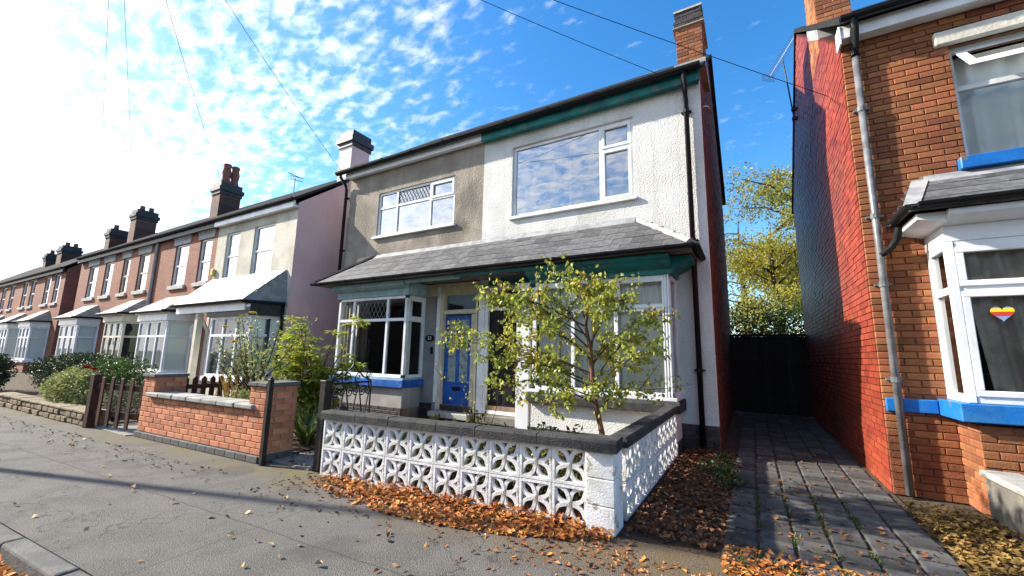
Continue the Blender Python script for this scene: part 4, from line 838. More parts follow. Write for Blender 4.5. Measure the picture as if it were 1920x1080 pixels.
al = thing('tv_aerial', 'small aerial on the roof behind the white end terrace', 'aerial', (-14.4,8.5,6.9))
MB().tube([(-14.4,8.5,6.8),(-14.4,8.5,7.75)], .018, 5).build('mast', m_iron, al); MB().tube([(-14.75,8.4,8.0),(-14.15,8.5,7.72)], .014, 4).tube([(-14.35,8.3,7.75),(-14.2,8.7,7.75)], .012, 4).tube([(-14.3,8.3,7.62),(-14.2,8.7,7.62)], .012, 4).build('antenna', m_iron, al)
al = thing('tv_aerial', 'thin aerial leaning off the chimney of the brick end terrace', 'aerial', (-29.4,8.6,8.2))
MB().tube([(-29.1,8.6,8.2),(-29.3,8.6,8.8)], .02, 4).build('mast', m_iron, al); MB().tube([(-29.9,8.6,8.95),(-29.1,8.6,8.7)], .018, 4).build('antenna', m_iron, al)
lp = thing('wall_lantern', 'white carriage lantern on the brickwork beside the white bay', 'lantern', (-15.6,6.45,1.75))
MB().lathe([(.03,0),(.06,.05),(.09,.28),(.11,.30),(.03,.42),(.015,.46)], (-15.6,6.42,1.70), 6).build('lantern_body', m_upvc, lp); MB().tube([(-15.6,6.42,1.70),(-15.6,6.45,1.58),(-15.6,6.6,1.58)], .02, 6).build('bracket', m_upvc, lp)
# ------------------------------------------------------------------ garden walls
# pierced block wall: front run and return
pw = thing('block_wall', 'white pierced concrete block wall with black coping around the birch', 'wall', (-1.0,3.45,0))
def screen_block():
    S = .148; D = .045; mb = MB()
    for x0, z0, x1, z1 in ((-S,-S,S,-S+.022),(-S,S-.022,S,S),(-S,-S+.022,-S+.022,S-.022),(S-.022,-S+.022,S,S-.022)): mb.box(x0,-D,z0,x1,D,z1)
    k = 0
    for sx in (-1,1):
        for sz in (-1,1):
            for bul in (-1,1):
                k += 1; pts = []; n = 8; c = S-.012
                for i in range(n+1):
                    t = i/n; base = Vector((sx*c*t, sz*c*t)); nrm = Vector((-sz, sx)).normalized(); pts.append(base+nrm*bul*.047*math.sin(math.pi*t))
                w = .0155; L = []; Rr = []
                for i in range(n+1):
                    d = (pts[min(i+1,n)]-pts[max(i-1,0)]).normalized(); q = Vector((-d.y,d.x))*w; L.append(pts[i]+q); Rr.append(pts[i]-q)
                yf = -D+.003+.0008*k; yb = -D+.042-.0008*k; vs = []; fs = []
                for i in range(n+1): vs += [(L[i].x,yf,L[i].y),(Rr[i].x,yf,Rr[i].y),(Rr[i].x,yb,Rr[i].y),(L[i].x,yb,L[i].y)]
                for i in range(n):
                    for j in range(4): fs.append((i*4+j, i*4+(j+1)%4, i*4+4+(j+1)%4, i*4+4+j))
                mb.add(vs, fs)
    return mb.mesh('screen_block')
m_blockpaint = M('white_masonry_paint', (.78, .78, .77), (.68, .68, .66), 6, .8, .4, 60, rnd=.05, c3=(.56, .54, .48), sc3=3, bdist=.014, wear=((.36, .34, .27), 8))
sb = screen_block(); pA = Vector((-4.28,3.17)); pB = Vector((-1.24,3.43)); dv = (pB-pA); Lw = dv.length; dn = dv/Lw; an = math.atan2(dn.y, dn.x); st = Lw/10; nin = Vector((-dn.y, dn.x))
for i in range(10):
    for j in range(2):
        c = pA+dn*(st*(i+.5))+nin*.05; place('screen_block', sb, m_blockpaint, pw, (c.x,c.y,.16+j*.302+(.004 if i > 7 else 0)), rot=(0,random.uniform(-.006,.006),an+random.uniform(-.004,.004)), scale=(st/.3,1,1))
for i in range(10):
    for j in range(2): place('screen_block', sb, m_blockpaint, pw, (-1.045, 3.74+.302*(i+.5)*.93, .16+j*.302), rot=(0,random.uniform(-.006,.006),R(90)+random.uniform(-.004,.004)), scale=(.93,1,1))
pil = MB(); 
for j in range(3): pil.box(-1.24,3.40,.0+j*.206,-1.0,3.64,.0+j*.206+.203)
pil.build('pillar', m_blockpaint, pw, bevel=.008, label='white block pillar at the corner of the wall')
cw = MB()
def coping(a, b, w0, w1, z0, z1):
    d = (b-a).normalized(); n = Vector((-d.y,d.x)); q = [a+n*w0, b+n*w0, b+n*w1, a+n*w1]; i = .015
    q2 = [a+n*(w0+i)+d*.004, b+n*(w0+i)-d*.004, b+n*(w1-i)-d*.004, a+n*(w1-i)+d*.004]
    MB().add([(p.x,p.y,z0) for p in q]+[(p.x,p.y,z1-.02) for p in q]+[(p.x,p.y,z1) for p in q2], [(3,2,1,0),(0,1,5,4),(1,2,6,5),(2,3,7,6),(3,0,4,7),(4,5,9,8),(5,6,10,9),(6,7,11,10),(7,4,8,11),(8,9,10,11)]).build('coping_stone', m_darkstone, pw)
bks = [0,.52,.98,1.58,2.02,2.64,3.06]
for i in range(6): coping(pA+dn*(bks[i]-.02), pA+dn*(bks[i+1]-.026), -.035, .14, .617+(i % 2)*.003, .705+(i % 2)*.004)
coping(Vector((-1.26,3.355)), Vector((-.97,3.38)), -.01, .27, .622, .715)
for i in range(4): coping(Vector((-1.045,3.66+i*.72)), Vector((-1.045,3.66+(i+1)*.72-.006)), -.085, .085, .617+(i % 2)*.002, .705+(i % 2)*.003)
# brick planter wall
bwl = thing('brick_wall', 'orange brick garden wall with two pillars and grey stone coping', 'wall', (-8.44,2.92,0), math.atan2(.16,3.12), local=True)
LW = 3.13
MB().box(.01,.012,0,LW-.01,.20,.62).box(.01,.012,0,.33,.42,.93).box(LW-.33,.012,0,LW-.01,.42,.93).build('core', m_mortarlt, bwl)
cs = courses(0, LW, .09, .615)+[(x, z, l) for x, z, l in courses(0, .34, .615, .915)]+[(x, z, l) for x, z, l in courses(LW-.34, LW, .615, .915)]
face_bricks(bwl, cs, .01, m_brickpink, 'bwb', 400)
side = [(y, z, l) for y, z, l in courses(0.02, .43, .09, .915)]
for y, z, l in side: place('brick', brick_mesh('bwb', .215, .03, .065, m_brickpink), m_brickpink, bwl, (LW-.010, y, z), rot=(0,0,R(90)), scale=((l-.01)/.215,1,1))
for y, z, l in [s for s in side if s[1] > .6]: place('brick', brick_mesh('bwb', .215, .03, .065, m_brickpink), m_brickpink, bwl, (.335, y, z), rot=(0,0,R(90)), scale=((l-.01)/.215,1,1))
for x, z, l in courses(-.02, LW+.02, 0, .088, H=.088): place('plinth_brick', brick_mesh('pl', .215, .06, .078, m_plinth), m_plinth, bwl, (x, -.005, z), scale=((l-.008)/.215,1,1))
for y, z, l in courses(-.02, .45, 0, .088, H=.088): place('plinth_brick', brick_mesh('pl', .215, .06, .078, m_plinth), m_plinth, bwl, (LW+.005, y, z), rot=(0,0,R(90)), scale=((l-.008)/.215,1,1))
for i in range(7):
    a = .20+i*(LW-.40)/7; MB().box(a+.004,-.055+random.uniform(-.006,.006),.625,a+(LW-.40)/7-.004,.26,.69+random.uniform(-.004,.004)).build('coping_stone', m_coping, bwl, bevel=.014, seg=2)
for a in (-.03, LW-.36): 
    for k in range(2): MB().box(a+k*.195,-.03,.918,a+k*.195+.19,.45,.965).build('pillar_cap', m_plinth, bwl, bevel=.006)
gp = tag(MB().box(-5.235,3.03,0,-5.18,3.085,1.02).lathe([(.028,0),(.03,.01),(.0,.03)], (-5.2075,3.0575,1.02), 8).build('gate_post', m_iron, None, bevel=.004), 'slim black iron gate post against the brick pillar', 'post')
# stone wall and picket gate further left
sw = thing('stone_wall', 'low tan rubble stone wall below the hedge bushes', 'wall', (-9.98,2.74,0), math.atan2(.10,3.0)+math.pi, local=True)
MB().box(.02,-.26,-.0,5.3,-.02,.21).build('core', m_mortar, sw)
for j in range(2):
    x = -.0+(.12 if j else 0)
    while x < 5.3:
        l = random.uniform(.18,.34); h = .105; d = random.uniform(-.012,.02); o = []
        for sx in (-1,1):
            for sz in (-1,1): o.append((sx*(l/2-.008)+random.uniform(-.012,.012), sz*(h/2-.007)+random.uniform(-.006,.006)))
        c = [(o[0][0],o[0][1]),(o[2][0],o[2][1]),(o[3][0],o[3][1]),(o[1][0],o[1][1])]
        mb = MB().add([(a,-.03,b) for a,b in c]+[(a*.86,.012+d,b*.82) for a,b in c], [(0,1,5,4),(1,2,6,5),(2,3,7,6),(3,0,4,7),(4,5,6,7)])
        place('stone', mb.mesh('stone'), m_stone, sw, (x+l/2, .0, .055+j*.108)); x += l
for i in range(9): MB().box(i*.59+.004,-.28,.215,i*.59+.585,.03,.262+random.uniform(-.005,.005)).build('coping_stone', m_stone, sw, bevel=.012)
pg = thing('picket_gate', 'brown timber picket gate beside the orange brick wall', 'gate', (-9.95,2.76,0), math.atan2(.19,1.35), local=True)
MB().box(-.07,-.05,0,.05,.07,.90).build('gate_post', m_fencewood, pg, bevel=.006)
for i in range(4): MB().box(.25+i*.28,-.03,.06,.25+i*.28+.085,-.006,.86+.01*(i % 2)).build('picket', m_fencewood, pg, bevel=.004)
for z in (.22,.66): MB().box(.05,-.005,z,1.33,.035,z+.09).build('rail', m_fencewood, pg, bevel=.004)
pf = thing('picket_fence', 'dark brown picket fence running back behind the brick wall', 'fence', (-9.3,3.3,0))
for i in range(22):
    y = 3.2+i*.15; MB().box(-9.32,y,.08,-9.30,y+.09,.80).prism([(y,.80),(y+.09,.80),(y+.045,.86)], 'x', -9.32, -9.30).build('picket', m_fencewood, pf)
for z in (.25,.62): MB().box(-9.299,3.2,z,-9.26,6.5,z+.08).build('rail', m_fencewood, pf)
# wrought iron gate standing open
ig = thing('iron_gate', 'black scrolled wrought iron gate standing open behind the block wall', 'gate', (-4.48,3.30,0))
gx = lambda t: (-4.48-.08*t, 3.32+.74*t)
MB().box(-4.53,3.26,0,-4.43,3.36,1.02).box(-4.535,3.255,1.0,-4.425,3.365,1.03).build('gate_post', m_iron, ig, bevel=.005)
def GP(t, z): x, y = gx(t); return (x, y, z)
fr = MB()
for t in (.09,1.0): fr.tube([GP(t,.08),GP(t,.98)], .013, 5)
for z in (.10,.50,.98): fr.tube([GP(.09,z),GP(1,z)], .012, 5)
fr.build('frame', m_iron, ig)
for i in range(3):
    t0 = .09+.303*i; t1 = t0+.303; mid = (t0+t1)/2; b = MB()
    b.tube([GP(mid,.12),GP(mid-.02,.5),GP(t0+.03,.88),GP(t0-.04,1.0)], .010, 5).tube([GP(mid,.12),GP(mid+.02,.5),GP(t1-.03,.88),GP(t1-.10,1.06)], .010, 5)
    b.build('bar', m_iron, ig)
    s = MB()
    for cx, sg_, r0 in ((t0+.10,1,.075),(t1-.08,-1,.06)):
        s.tube([GP(cx+sg_*(r0*(1-k/22))*math.cos(k*.55)/.74, .86+(r0*(1-k/22))*math.sin(k*.55)) for k in range(20)], .008, 4)
    s.build('scroll', m_iron, ig)
tp = MB().tube([GP(.05,1.0),GP(.3,1.06),GP(.5,1.17),GP(.55,1.22)], .011, 5).tube([GP(1.0,1.0),GP(.8,1.05),GP(.62,1.16),GP(.55,1.22)], .011, 5).tube([GP(.55,1.22),GP(.55,1.30)], [.011,.003], 5)
for cx in (.12,.42,.68,.92): tp.tube([GP(cx+.055*(1-k/16)*math.cos(k*.6)/.74, 1.06+.055*(1-k/16)*math.sin(k*.6)) for k in range(14)], .008, 4)
tp.build('crest', m_iron, ig)
# low concrete wall of the right hand garden
cwall = thing('concrete_wall', 'low weathered concrete wall at the bottom right corner', 'wall', (1.85,4.6,0))
MB().box(1.72,3.9,0,1.92,5.45,.40).build('wall', m_concrete, cwall, bevel=.015); MB().box(1.69,3.86,.401,1.95,5.46,.46).build('coping', m_coping, cwall, bevel=.015)
MB().quad((-9.2,3.35,.03),(-5.4,3.55,.03),(-5.4,6.6,.03),(-9.2,6.6,.03)).build('planting_bed', m_earth, None, kind='structure')
MB().quad((-4.25,3.3,.03),(-1.1,3.55,.03),(-1.1,6.6,.03),(-4.25,6.6,.03)).build('planting_bed', m_earth, None, kind='structure')
path = thing('garden_path', 'x', 'x', (-4.85,5,0)); del path['label']; del path['category']; path['kind'] = 'structure'
for j in range(7): MB().box(-5.35,3.22+j*.54,-.02,-4.55,3.22+j*.54+.525,.02+random.uniform(-.003,.004)).build('slab', m_slab, path, bevel=.006)
path = thing('garden_path', 'x', 'x', (-9.2,3.5,0)); del path['label']; del path['category']; path['kind'] = 'structure'
for j in range(5): MB().box(-9.9,2.82+j*.6,-.02,-8.55,2.82+j*.6+.585,.018+random.uniform(-.003,.004)).build('slab', m_slab, path, bevel=.006)
# ------------------------------------------------------------------ cables and the pole they come from
Q = Vector((-7.6,1.27,8.88)); PT = Vector((-10.9,.25,9.4))
tp_ = thing('telegraph_pole', 'timber telegraph pole at the kerb, out of frame left', 'pole', (-10.9,.25,0))
MB().tube([(-10.9,.25,-.1),(-10.9,.25,9.6)], [.075,.05], 10).build('shaft', m_pole, tp_, smooth=True)
MB().box(-11.3,.2,9.25,-10.5,.3,9.35).build('crossarm', m_pole, tp_)
def cable(label, a, q=Q, sag=.12, pt=PT, r=.007):
    a = Vector(a); p = [a+(q-a)*(i/12)-Vector((0,0,sag*4*(i/12)*(1-i/12))) for i in range(13)]+[pt]
    return tag(MB().tube(p, r, 4).build('telephone_cable', m_wire, None), label, 'cable', 'cables fanning out from the pole')
cable('telephone cable running to the eaves of the white house', (-1.15,6.95,6.36))
cable('telephone cable running to the red side wall of the brick house', (1.21,7.1,5.25))
cable('telephone cable running to the left end of the beige house eaves', (-9.6,7.0,6.3))
cable('telephone cable running to the chimney with two pots', (-20.2,8.6,8.75))
cable('faint telephone cable running to the far end terrace', (-28.2,7.0,6.2), r=.004)
cable('faint telephone cable running to the brick terrace roof', (-23.5,7.0,6.2), r=.004)
# ------------------------------------------------------------------ plants
def leaf(mb, p, d, up, l, w, fold=.25):
    d = d.normalized(); s = d.cross(up)
    if s.length < 1e-3: s = d.orthogonal()
    s.normalize(); n = s.cross(d)
    a, b = p+d*l*.45+s*w*.5+n*w*fold, p+d*l*.45-s*w*.5+n*w*fold
    mb.add([p, a, p+d*l, b], [(0,1,2),(0,2,3)])
def rv(): 
    while True:
        v = Vector((random.uniform(-1,1),random.uniform(-1,1),random.uniform(-1,1)))
        if .05 < v.length < 1: return v
def bush(name, label, cat, c, rad, n, ls, mat, stems=5, group=None, lump=7, hollow=.55, extra=None, smat=m_twig):
    o = thing(name, label, cat, (c[0],c[1],0), 0, group); C = Vector(c); mb = MB()
    lumps = [(rv().normalized(), random.uniform(.75,1.15)) for _ in range(lump)]
    for _ in range(n):
        v = rv().normalized(); k = max(l[1]*max(0, v.dot(l[0]))**2 for l in lumps)*.5+.62; r = k*random.uniform(hollow,1)
        p = C+Vector((v.x*rad[0],v.y*rad[1],v.z*rad[2]))*r
        if p.z < .03: continue
        leaf(mb, p, (v*.5+rv()+Vector((0,0,-.15))), Vector((0,0,1))+rv()*.8, ls*random.uniform(.6,1.25), ls*random.uniform(.4,.65))
    mb.build('foliage', mat, o)
    st = MB()
    for _ in range(stems):
        v = rv(); e = C+Vector((v.x*rad[0],v.y*rad[1],abs(v.z)*rad[2]*.6))*.8; b = Vector((c[0]+v.x*.08,c[1]+v.y*.08,0)); st.tube([b,(b+e)/2+rv()*.05,e], [.014,.010,.004], 5)
    st.build('stems', smat, o)
    return o
# birch sapling
bt = thing('birch_sapling', 'young birch with yellow green leaves behind the white block wall', 'tree', (-1.30,4.25,0))
trk = [Vector(p) for p in ((-1.30,4.25,0),(-1.36,4.26,.55),(-1.47,4.30,1.0),(-1.50,4.30,1.45),(-1.56,4.32,1.72),(-1.52,4.34,1.95),(-1.55,4.36,2.2))]
tb = MB().tube(trk, [.034,.030,.027,.023,.019,.014,.005], 8)
tb.build('trunk', m_bark, bt, smooth=True)
br = MB(); lv = MB()
def trunk_at(z):
    for a, b in zip(trk, trk[1:]):
        if a.z <= z <= b.z: return a+(b-a)*((z-a.z)/(b.z-a.z))
    return trk[-1]
ends = []
for z0, ex, ey, ez in ((.82,-.75,.1,1.05),(.95,-2.55,-.1,1.02),(1.0,-.62,-.25,1.38),(1.05,-2.95,.25,1.33),(1.1,-.80,.3,1.62),(1.2,-3.55,.1,1.65),(1.2,-3.1,-.35,1.50),(1.3,-.55,.0,1.80),(1.35,-2.7,.35,1.92),(1.4,-1.0,-.4,2.0),(1.45,-2.45,-.25,2.2),(1.5,-.95,.35,2.1),(1.55,-2.2,.1,2.35),(1.6,-2.85,.0,2.05),(1.65,-1.25,-.2,2.3),(1.75,-1.85,.25,2.38),(1.8,-1.15,.2,2.38),(1.9,-1.7,-.2,2.42),(.9,-1.9,-.4,.85),(1.0,-1.0,-.35,.95),(1.15,-2.2,.5,1.2),(1.25,-1.2,.55,1.5),(1.35,-1.9,-.6,1.6),(1.7,-2.9,-.2,2.25),(1.1,-2.6,-.3,1.25)):
    ex = ex-.22 if ex > -1.5 else ex; ez = min(ez, 2.0+.45*(ez-2.0)) if ez > 2.0 else ez
    a = trunk_at(z0); e = Vector((ex,4.3+ey,ez)); m1 = a+(e-a)*.35+Vector((0,0,.10)); m2 = a+(e-a)*.7+Vector((0,0,.10)); pts = [a,m1,m2,e]
    br.tube(pts, [.010,.007,.005,.002], 5); Ld = (e-a).length
    for k in range(int(9+Ld*7)):       # side shoots, then leaves along them
        t = random.uniform(.25,1); q = a+(e-a)*t+Vector((0,0,.12*math.sin(math.pi*t))); v = rv(); v.z = v.z*.8-.08; w2 = q+(v.normalized()*.85+(e-a).normalized()*.35)*random.uniform(.14,.42); mid_ = (q+w2)/2+rv()*.03
        br.tube([q,mid_,w2], [.0035,.0025,.001], 4, False)
        for i in range(random.randint(12,26)):
            u_ = random.random()**.8; p = (q*(1-u_)+mid_*u_ if random.random() < .4 else mid_*(1-u_)+w2*u_)+rv()*.05; d = rv()+Vector((0,0,-.6)); z_ = random.choice((.6,.8,1,1,1.2))
            leaf(lv, p, d, rv(), random.uniform(.040,.060)*z_, random.uniform(.030,.046)*z_, random.uniform(-.1,.35))
br.build('branches', m_twig, bt); lv.build('crown', m_leafbirch, bt)
print('birch leaves', len(lv.f)//2)
# shrub with big glossy leaves left of the bay
sh = thing('glossy_shrub', 'bright glossy shrub with yellowing leaves in front of the pink wall', 'shrub', (-6.75,4.6,0))
st = MB(); lv = MB()
for k in range(20):
    e = Vector((random.uniform(-7.75,-5.95), 4.6+random.uniform(-.45,.45), random.uniform(1.05,1.78))); b = Vector((-6.65+random.uniform(-.15,.15),4.6+random.uniform(-.1,.1),.02)); m1 = (b+e)/2+Vector((0,0,.12)); st.tube([b,m1,e], [.018,.012,.006], 6)
    for c in range(17):
        p = b+(e-b)*random.uniform(.35,1.08)+rv()*.22
        for i in range(9):
            a = i*2*math.pi/9+random.random(); d = Vector((math.cos(a),math.sin(a),random.uniform(-.6,.25))); leaf(lv, p, d, Vector((0,0,1)), random.uniform(.11,.19), random.uniform(.045,.075), .2)
st.build('stems', m_bark, sh); lv.build('foliage', m_leafyellow, sh)
def strap(name, label, c, n, L, mat, spread=.5, group=None, up=1.0):
    o = thing(name, label, 'plant', (c[0],c[1],0), 0, group); mb = MB()
    for _ in range(n):
        a = random.uniform(0,2*math.pi); l = L*random.uniform(.6,1.1); d = Vector((math.cos(a),math.sin(a),0)); b = Vector(c)+d*random.uniform(0,.10); s = Vector((-d.y,d.x,0)); w = random.uniform(.010,.018); sp = spread*random.uniform(.4,1.2); pv_ = []
        for i in range(6):
            t = i/5; q = b+d*l*sp*t**1.3+Vector((0,0,l*up*(t-.55*sp*t**2.6))); ww = w*(1-t**3*.95); pv_ += [q-s*ww, q+s*ww]
        mb.add(pv_, [(2*i,2*i+1,2*i+3,2*i+2) for i in range(5)])
    mb.build('blades', mat, o); return o
strap('strap_leaf_plant', 'green arching strap leaves beside the orange brick pillar', (-5.75,4.0,.02), 90, .62, m_strap, .75)
strap('strap_leaf_plant', 'pale arching strap leaf clump behind the open iron gate', (-5.45,4.5,.02), 70, .55, m_strap, .8)
strap('strap_leaf_plant', 'dense green strap leaves at the foot of the glossy shrub', (-6.2,4.3,.02), 110, .7, m_strap, .7)
strap('sword_leaf_plant', 'tall yellowing sword leaves behind the brick wall', (-7.35,3.75,.1), 34, 1.05, m_strapbrown, .35)
strap('sword_leaf_plant', 'green sword leaves at the foot of the yellow rose', (-7.0,3.85,.1), 36, .95, m_strap, .4)
strap('sword_leaf_plant', 'rusty sword leaf clump at the left end of the planter', (-7.9,3.6,.1), 30, .8, m_strapbrown, .7)
bush('planter_bush', 'fine leaved golden bush behind the right brick pillar', 'bush', (-5.95,3.55,.78), (.40,.3,.26), 650, .055, m_leafvar)
bush('planter_bush', 'low golden green bush behind the grey stone coping', 'bush', (-6.6,3.5,.62), (.5,.25,.2), 600, .05, m_leafvar)
rs = thing('rose_bush', 'lanky rose bush with yellow blooms behind the brick wall', 'rose bush', (-7.0,3.8,0)); st = MB(); lv = MB()
for k in range(20):
    e = Vector((random.uniform(-8.05,-6.15),3.8+random.uniform(-.35,.35),random.uniform(1.2,1.95))); b = Vector((-6.95+random.uniform(-.08,.08),3.8,.6)); m1 = (b+e)/2+rv()*.08; st.tube([b,m1,e], [.011,.008,.003], 5)
    for i in range(55): p = m1+(e-m1)*random.uniform(-.2,1.05)+rv()*.11; leaf(lv, p, rv()+Vector((0,0,-.3)), rv(), random.uniform(.04,.065), random.uniform(.028,.042))
st.tube([(-6.95,3.8,0),(-6.95,3.8,.62)], .02, 6); st.build('stems', m_twig, rs); lv.build('foliage', m_leafvar, rs)
def rose(parent, p, mat, r=.045):
    mb = MB()
    for i in range(14): a = i*2.4; d = Vector((math.cos(a),math.sin(a),.5+.1*i/3)); leaf(mb, Vector(p)-Vector((0,0,r*.4)), d, Vector((0,0,1)), r*1.4, r*1.3, .4)
    mb.build('bloom', mat, parent)
for p in ((-6.95,3.65,1.72),(-6.85,3.6,1.95),(-7.85,3.7,1.75),(-7.3,3.6,1.5)): rose(rs, p, m_roseyellow, .05)
hb = bush('clipped_hedge', 'long dark hedge behind the flowering bushes at left', 'hedge', (-16.2,4.1,.62), (3.6,.55,.62), 11000, .075, m_leafdark, 8, lump=14)
rb = bush('rose_bush', 'leafy bush with red roses beside the picket gate', 'rose bush', (-12.4,3.85,.62), (1.4,.5,.55), 3400, .075, m_leafgreen, 6)
for p in ((-12.6,3.3,.92),(-12.15,3.3,.90),(-12.9,3.3,.8)): rose(rb, p, m_rosered, .07)
bush('variegated_bush', 'pale variegated bush over the low stone wall', 'bush', (-12.4,3.15,.48), (1.35,.42,.45), 5200, .075, m_leafvar, 6)
bush('variegated_bush', 'yellowish bush between the hedge and the pale bush', 'bush', (-13.8,3.5,.5), (.9,.4,.36), 1300, .07, m_leafyellow, 5)
bush('lavender_bush', 'silvery fine leaved bush behind the picket gate', 'bush', (-10.35,3.25,.34), (.45,.3,.34), 1300, .05, m_lavender, 8)
bush('dark_shrub', 'dark overgrown shrub at the far left edge', 'shrub', (-19.6,3.0,.6), (1.5,.6,.7), 3800, .09, m_leafdark, 8)
# garden growth inside the block wall and weeds by the drive
for i, (x, y, r, mt, lb) in enumerate(((-3.75,3.85,.22,m_leafgreen,'small weedy plant behind the left part of the block wall'),(-2.9,3.9,.2,m_leafyellow,'straggly yellow plant behind the middle of the block wall'),(-1.9,3.95,.25,m_leafyellow,'leafy clump at the foot of the birch'),(-3.3,5.6,.2,m_leafgreen,'small plant growing by the black door step'),(-.42,5.75,.14,m_leafgreen,'broad leaved weed at the edge of the drive'),(-.3,5.3,.12,m_leafgreen,'small green weed among fallen leaves'))):
    bush('weed', lb, 'plant', (x,y,r*.9), (r*1.3,r,r), 160, .06, mt, 4)
wr = thing('climbing_stems', 'thin bare rose stems in front of the black door', 'plant', (-3.3,5.0,0)); st = MB(); lv = MB()
for k in range(7):
    b = Vector((-3.3+random.uniform(-.1,.1),5.0,.03)); e = Vector((-3.3+random.uniform(-.7,.35),5.0+random.uniform(-.3,.3),random.uniform(.7,1.3))); st.tube([b,(b+e)/2+rv()*.1,e], [.006,.005,.002], 4)
    for i in range(9): leaf(lv, b+(e-b)*random.uniform(.3,1.05)+rv()*.06, rv(), rv(), .05, .035)
st.build('stems', m_twig, wr); lv.build('foliage', m_leafyellow, wr); rose(wr, (-3.55,4.95,.83), m_rosered, .03)
gc = MB()
for _ in range(5200):
    x = random.uniform(-4.15,-1.15); y = 3.55+.085*(x+4.2)+random.random()**1.3*1.5; h_ = (.30+.16*math.sin(x*5)+.10*math.sin(x*13+y*4))*random.random()
    leaf(gc, Vector((x,y,.04+h_)), rv()+Vector((0,0,.3)), rv(), random.uniform(.04,.09), random.uniform(.03,.055))
gc.build('added_ground_cover', m_leafcover, None, kind='stuff')  # leafy cover added to darken the openings of the block wall
# grass tufts in the driveway joints and along its mouth
gt = MB()
def tuft(x, y, n, h):
    for _ in range(n):
        a = random.uniform(0,6.28); d = Vector((math.cos(a),math.sin(a),0)); b = Vector((x,y,.02))+rv()*.04; b.z = .02; l = h*random.uniform(.5,1.2); s = Vector((-d.y,d.x,0))*.0035
        gt.add([b-s,b+s,b+d*l*.45+Vector((0,0,l*.8)),], [(0,1,2)])
for _ in range(60): tuft(random.choice((-.04,.197,.435,.673))+random.uniform(-.02,.02), random.uniform(3.5,5.4), 14, .06)
for _ in range(30): tuft(random.uniform(-.2,1.2), random.uniform(3.32,3.55), 16, .07)
gt.build('grass', m_leafgreen, None, kind='stuff')
# ------------------------------------------------------------------ fallen leaves
def litter_leaf(mb, p, s):
    a = random.uniform(0,6.28); t = Vector((math.cos(a),math.sin(a),random.uniform(-.35,.5))).normalized(); u = t.cross(Vector((random.uniform(-.5,.5),random.uniform(-.5,.5),1))).normalized(); n = u.cross(t); c = random.uniform(-.3,.5)
    mb.add([p-t*s*.5, p-t*s*.1+u*s*.36+n*s*c, p+t*s*.55+n*s*c*.4, p-t*s*.1-u*s*.36+n*s*c, p+t*s*.2+u*s*.24+n*s*c*.6, p+t*s*.2-u*s*.24+n*s*c*.6], [(0,1,4,2),(0,2,5,3)])
def drift(name, fn, n, mat, smin=.03, smax=.07):
    mb = MB()
    for _ in range(n):
        x, y, z = fn(); litter_leaf(mb, Vector((x,y,z)), random.uniform(smin,smax))
    return mb.build(name, mat, None, kind='stuff')
def f1():
    t = random.betavariate(2.0,1.5)*3.3; w = random.random()**1.6*(.20+.38*math.sin(math.pi*min(1,t/3.3))**.8); q = pA+dn*(t-.02)-nin*(w-.06); return q.x, q.y, .012+random.random()**2*.075*(1-min(1,w/.5))
drift('leaf_drift', f1, 3200, m_litter, .022, .066)
def f1b():
    q = pA+dn*random.uniform(-.2,3.5)-nin*(abs(random.gauss(0,.42))-.05); return q.x, q.y, .008
drift('leaf_litter', f1b, 520, m_litterbrown, .015, .055)
def f1c():
    q = Vector((random.gauss(-.3,.9), 3.2-abs(random.gauss(0,.35)))); return q.x, q.y, .008
drift('leaf_litter', f1c, 380, m_litter, .015, .05)
def f2():
    x = random.uniform(-.96,-.15)-random.random()**2*.0; y = random.uniform(3.55,7.1); return x, y, .01+random.random()*.05*max(0,1-abs(x+.65)/.5)
drift('leaf_litter', f2, 2600, m_litterbrown, .03, .07)
def f3(): return random.uniform(-.25,1.35), 3.22+random.random()**1.3*.42, .012+random.random()**2*.05
drift('leaf_drift', f3, 1500, m_litter, .018, .055)
def f4():
    x = random.uniform(-8,-3.2); return x, KB(x)-.16-random.random()**1.5*.55, -.09+random.random()**2*.06
drift('leaf_drift', f4, 1500, m_litter, .04, .09)
def f5():
    if random.random() < .5: return random.uniform(-5.3,-4.4), random.uniform(3.2,6.2), .03+random.random()*.02
    return random.uniform(-4.2,-1.1), random.uniform(3.5,6.5), .045+random.random()*.02
drift('leaf_litter', f5, 900, m_litterbrown, .03, .06)
def f6():
    x = random.uniform(-14.5,-5.0); return x, WL(x)-.42-random.random()**2*.35, .012
drift('leaf_litter', f6, 320, m_litterbrown, .015, .045)
def f8(): return random.uniform(-.25,1.2), 3.6+random.random()**1.6*6, .04
drift('leaf_litter', f8, 420, m_litterbrown, .025, .06)
def f7(): return random.uniform(1.15,1.72), random.uniform(3.9,5.5), .02+random.random()*.08
drift('straw_litter', f7, 1500, m_straw, .025, .06)
lm = []
for k in range(5):
    mb = MB(); litter_leaf(mb, Vector((0,0,.012)), .065); me = mb.mesh('fallen_leaf'); me.materials.append(m_leafpale); lm.append(me)
for i in range(85):
    x = random.uniform(-9.5,.3) if i < 60 else random.uniform(-4.2,.2); y = random.uniform(KB(x)+.05, WL(x)-.35)
    tag(place('fallen_leaf', lm[i % 5], m_leafpale, None, (x,y,.004), rot=(0,0,random.uniform(0,6.28)), scale=(random.uniform(.35,.95),)*3), 'single pale dry leaf lying on the grey pavement', 'leaf', 'leaves scattered over the pavement')
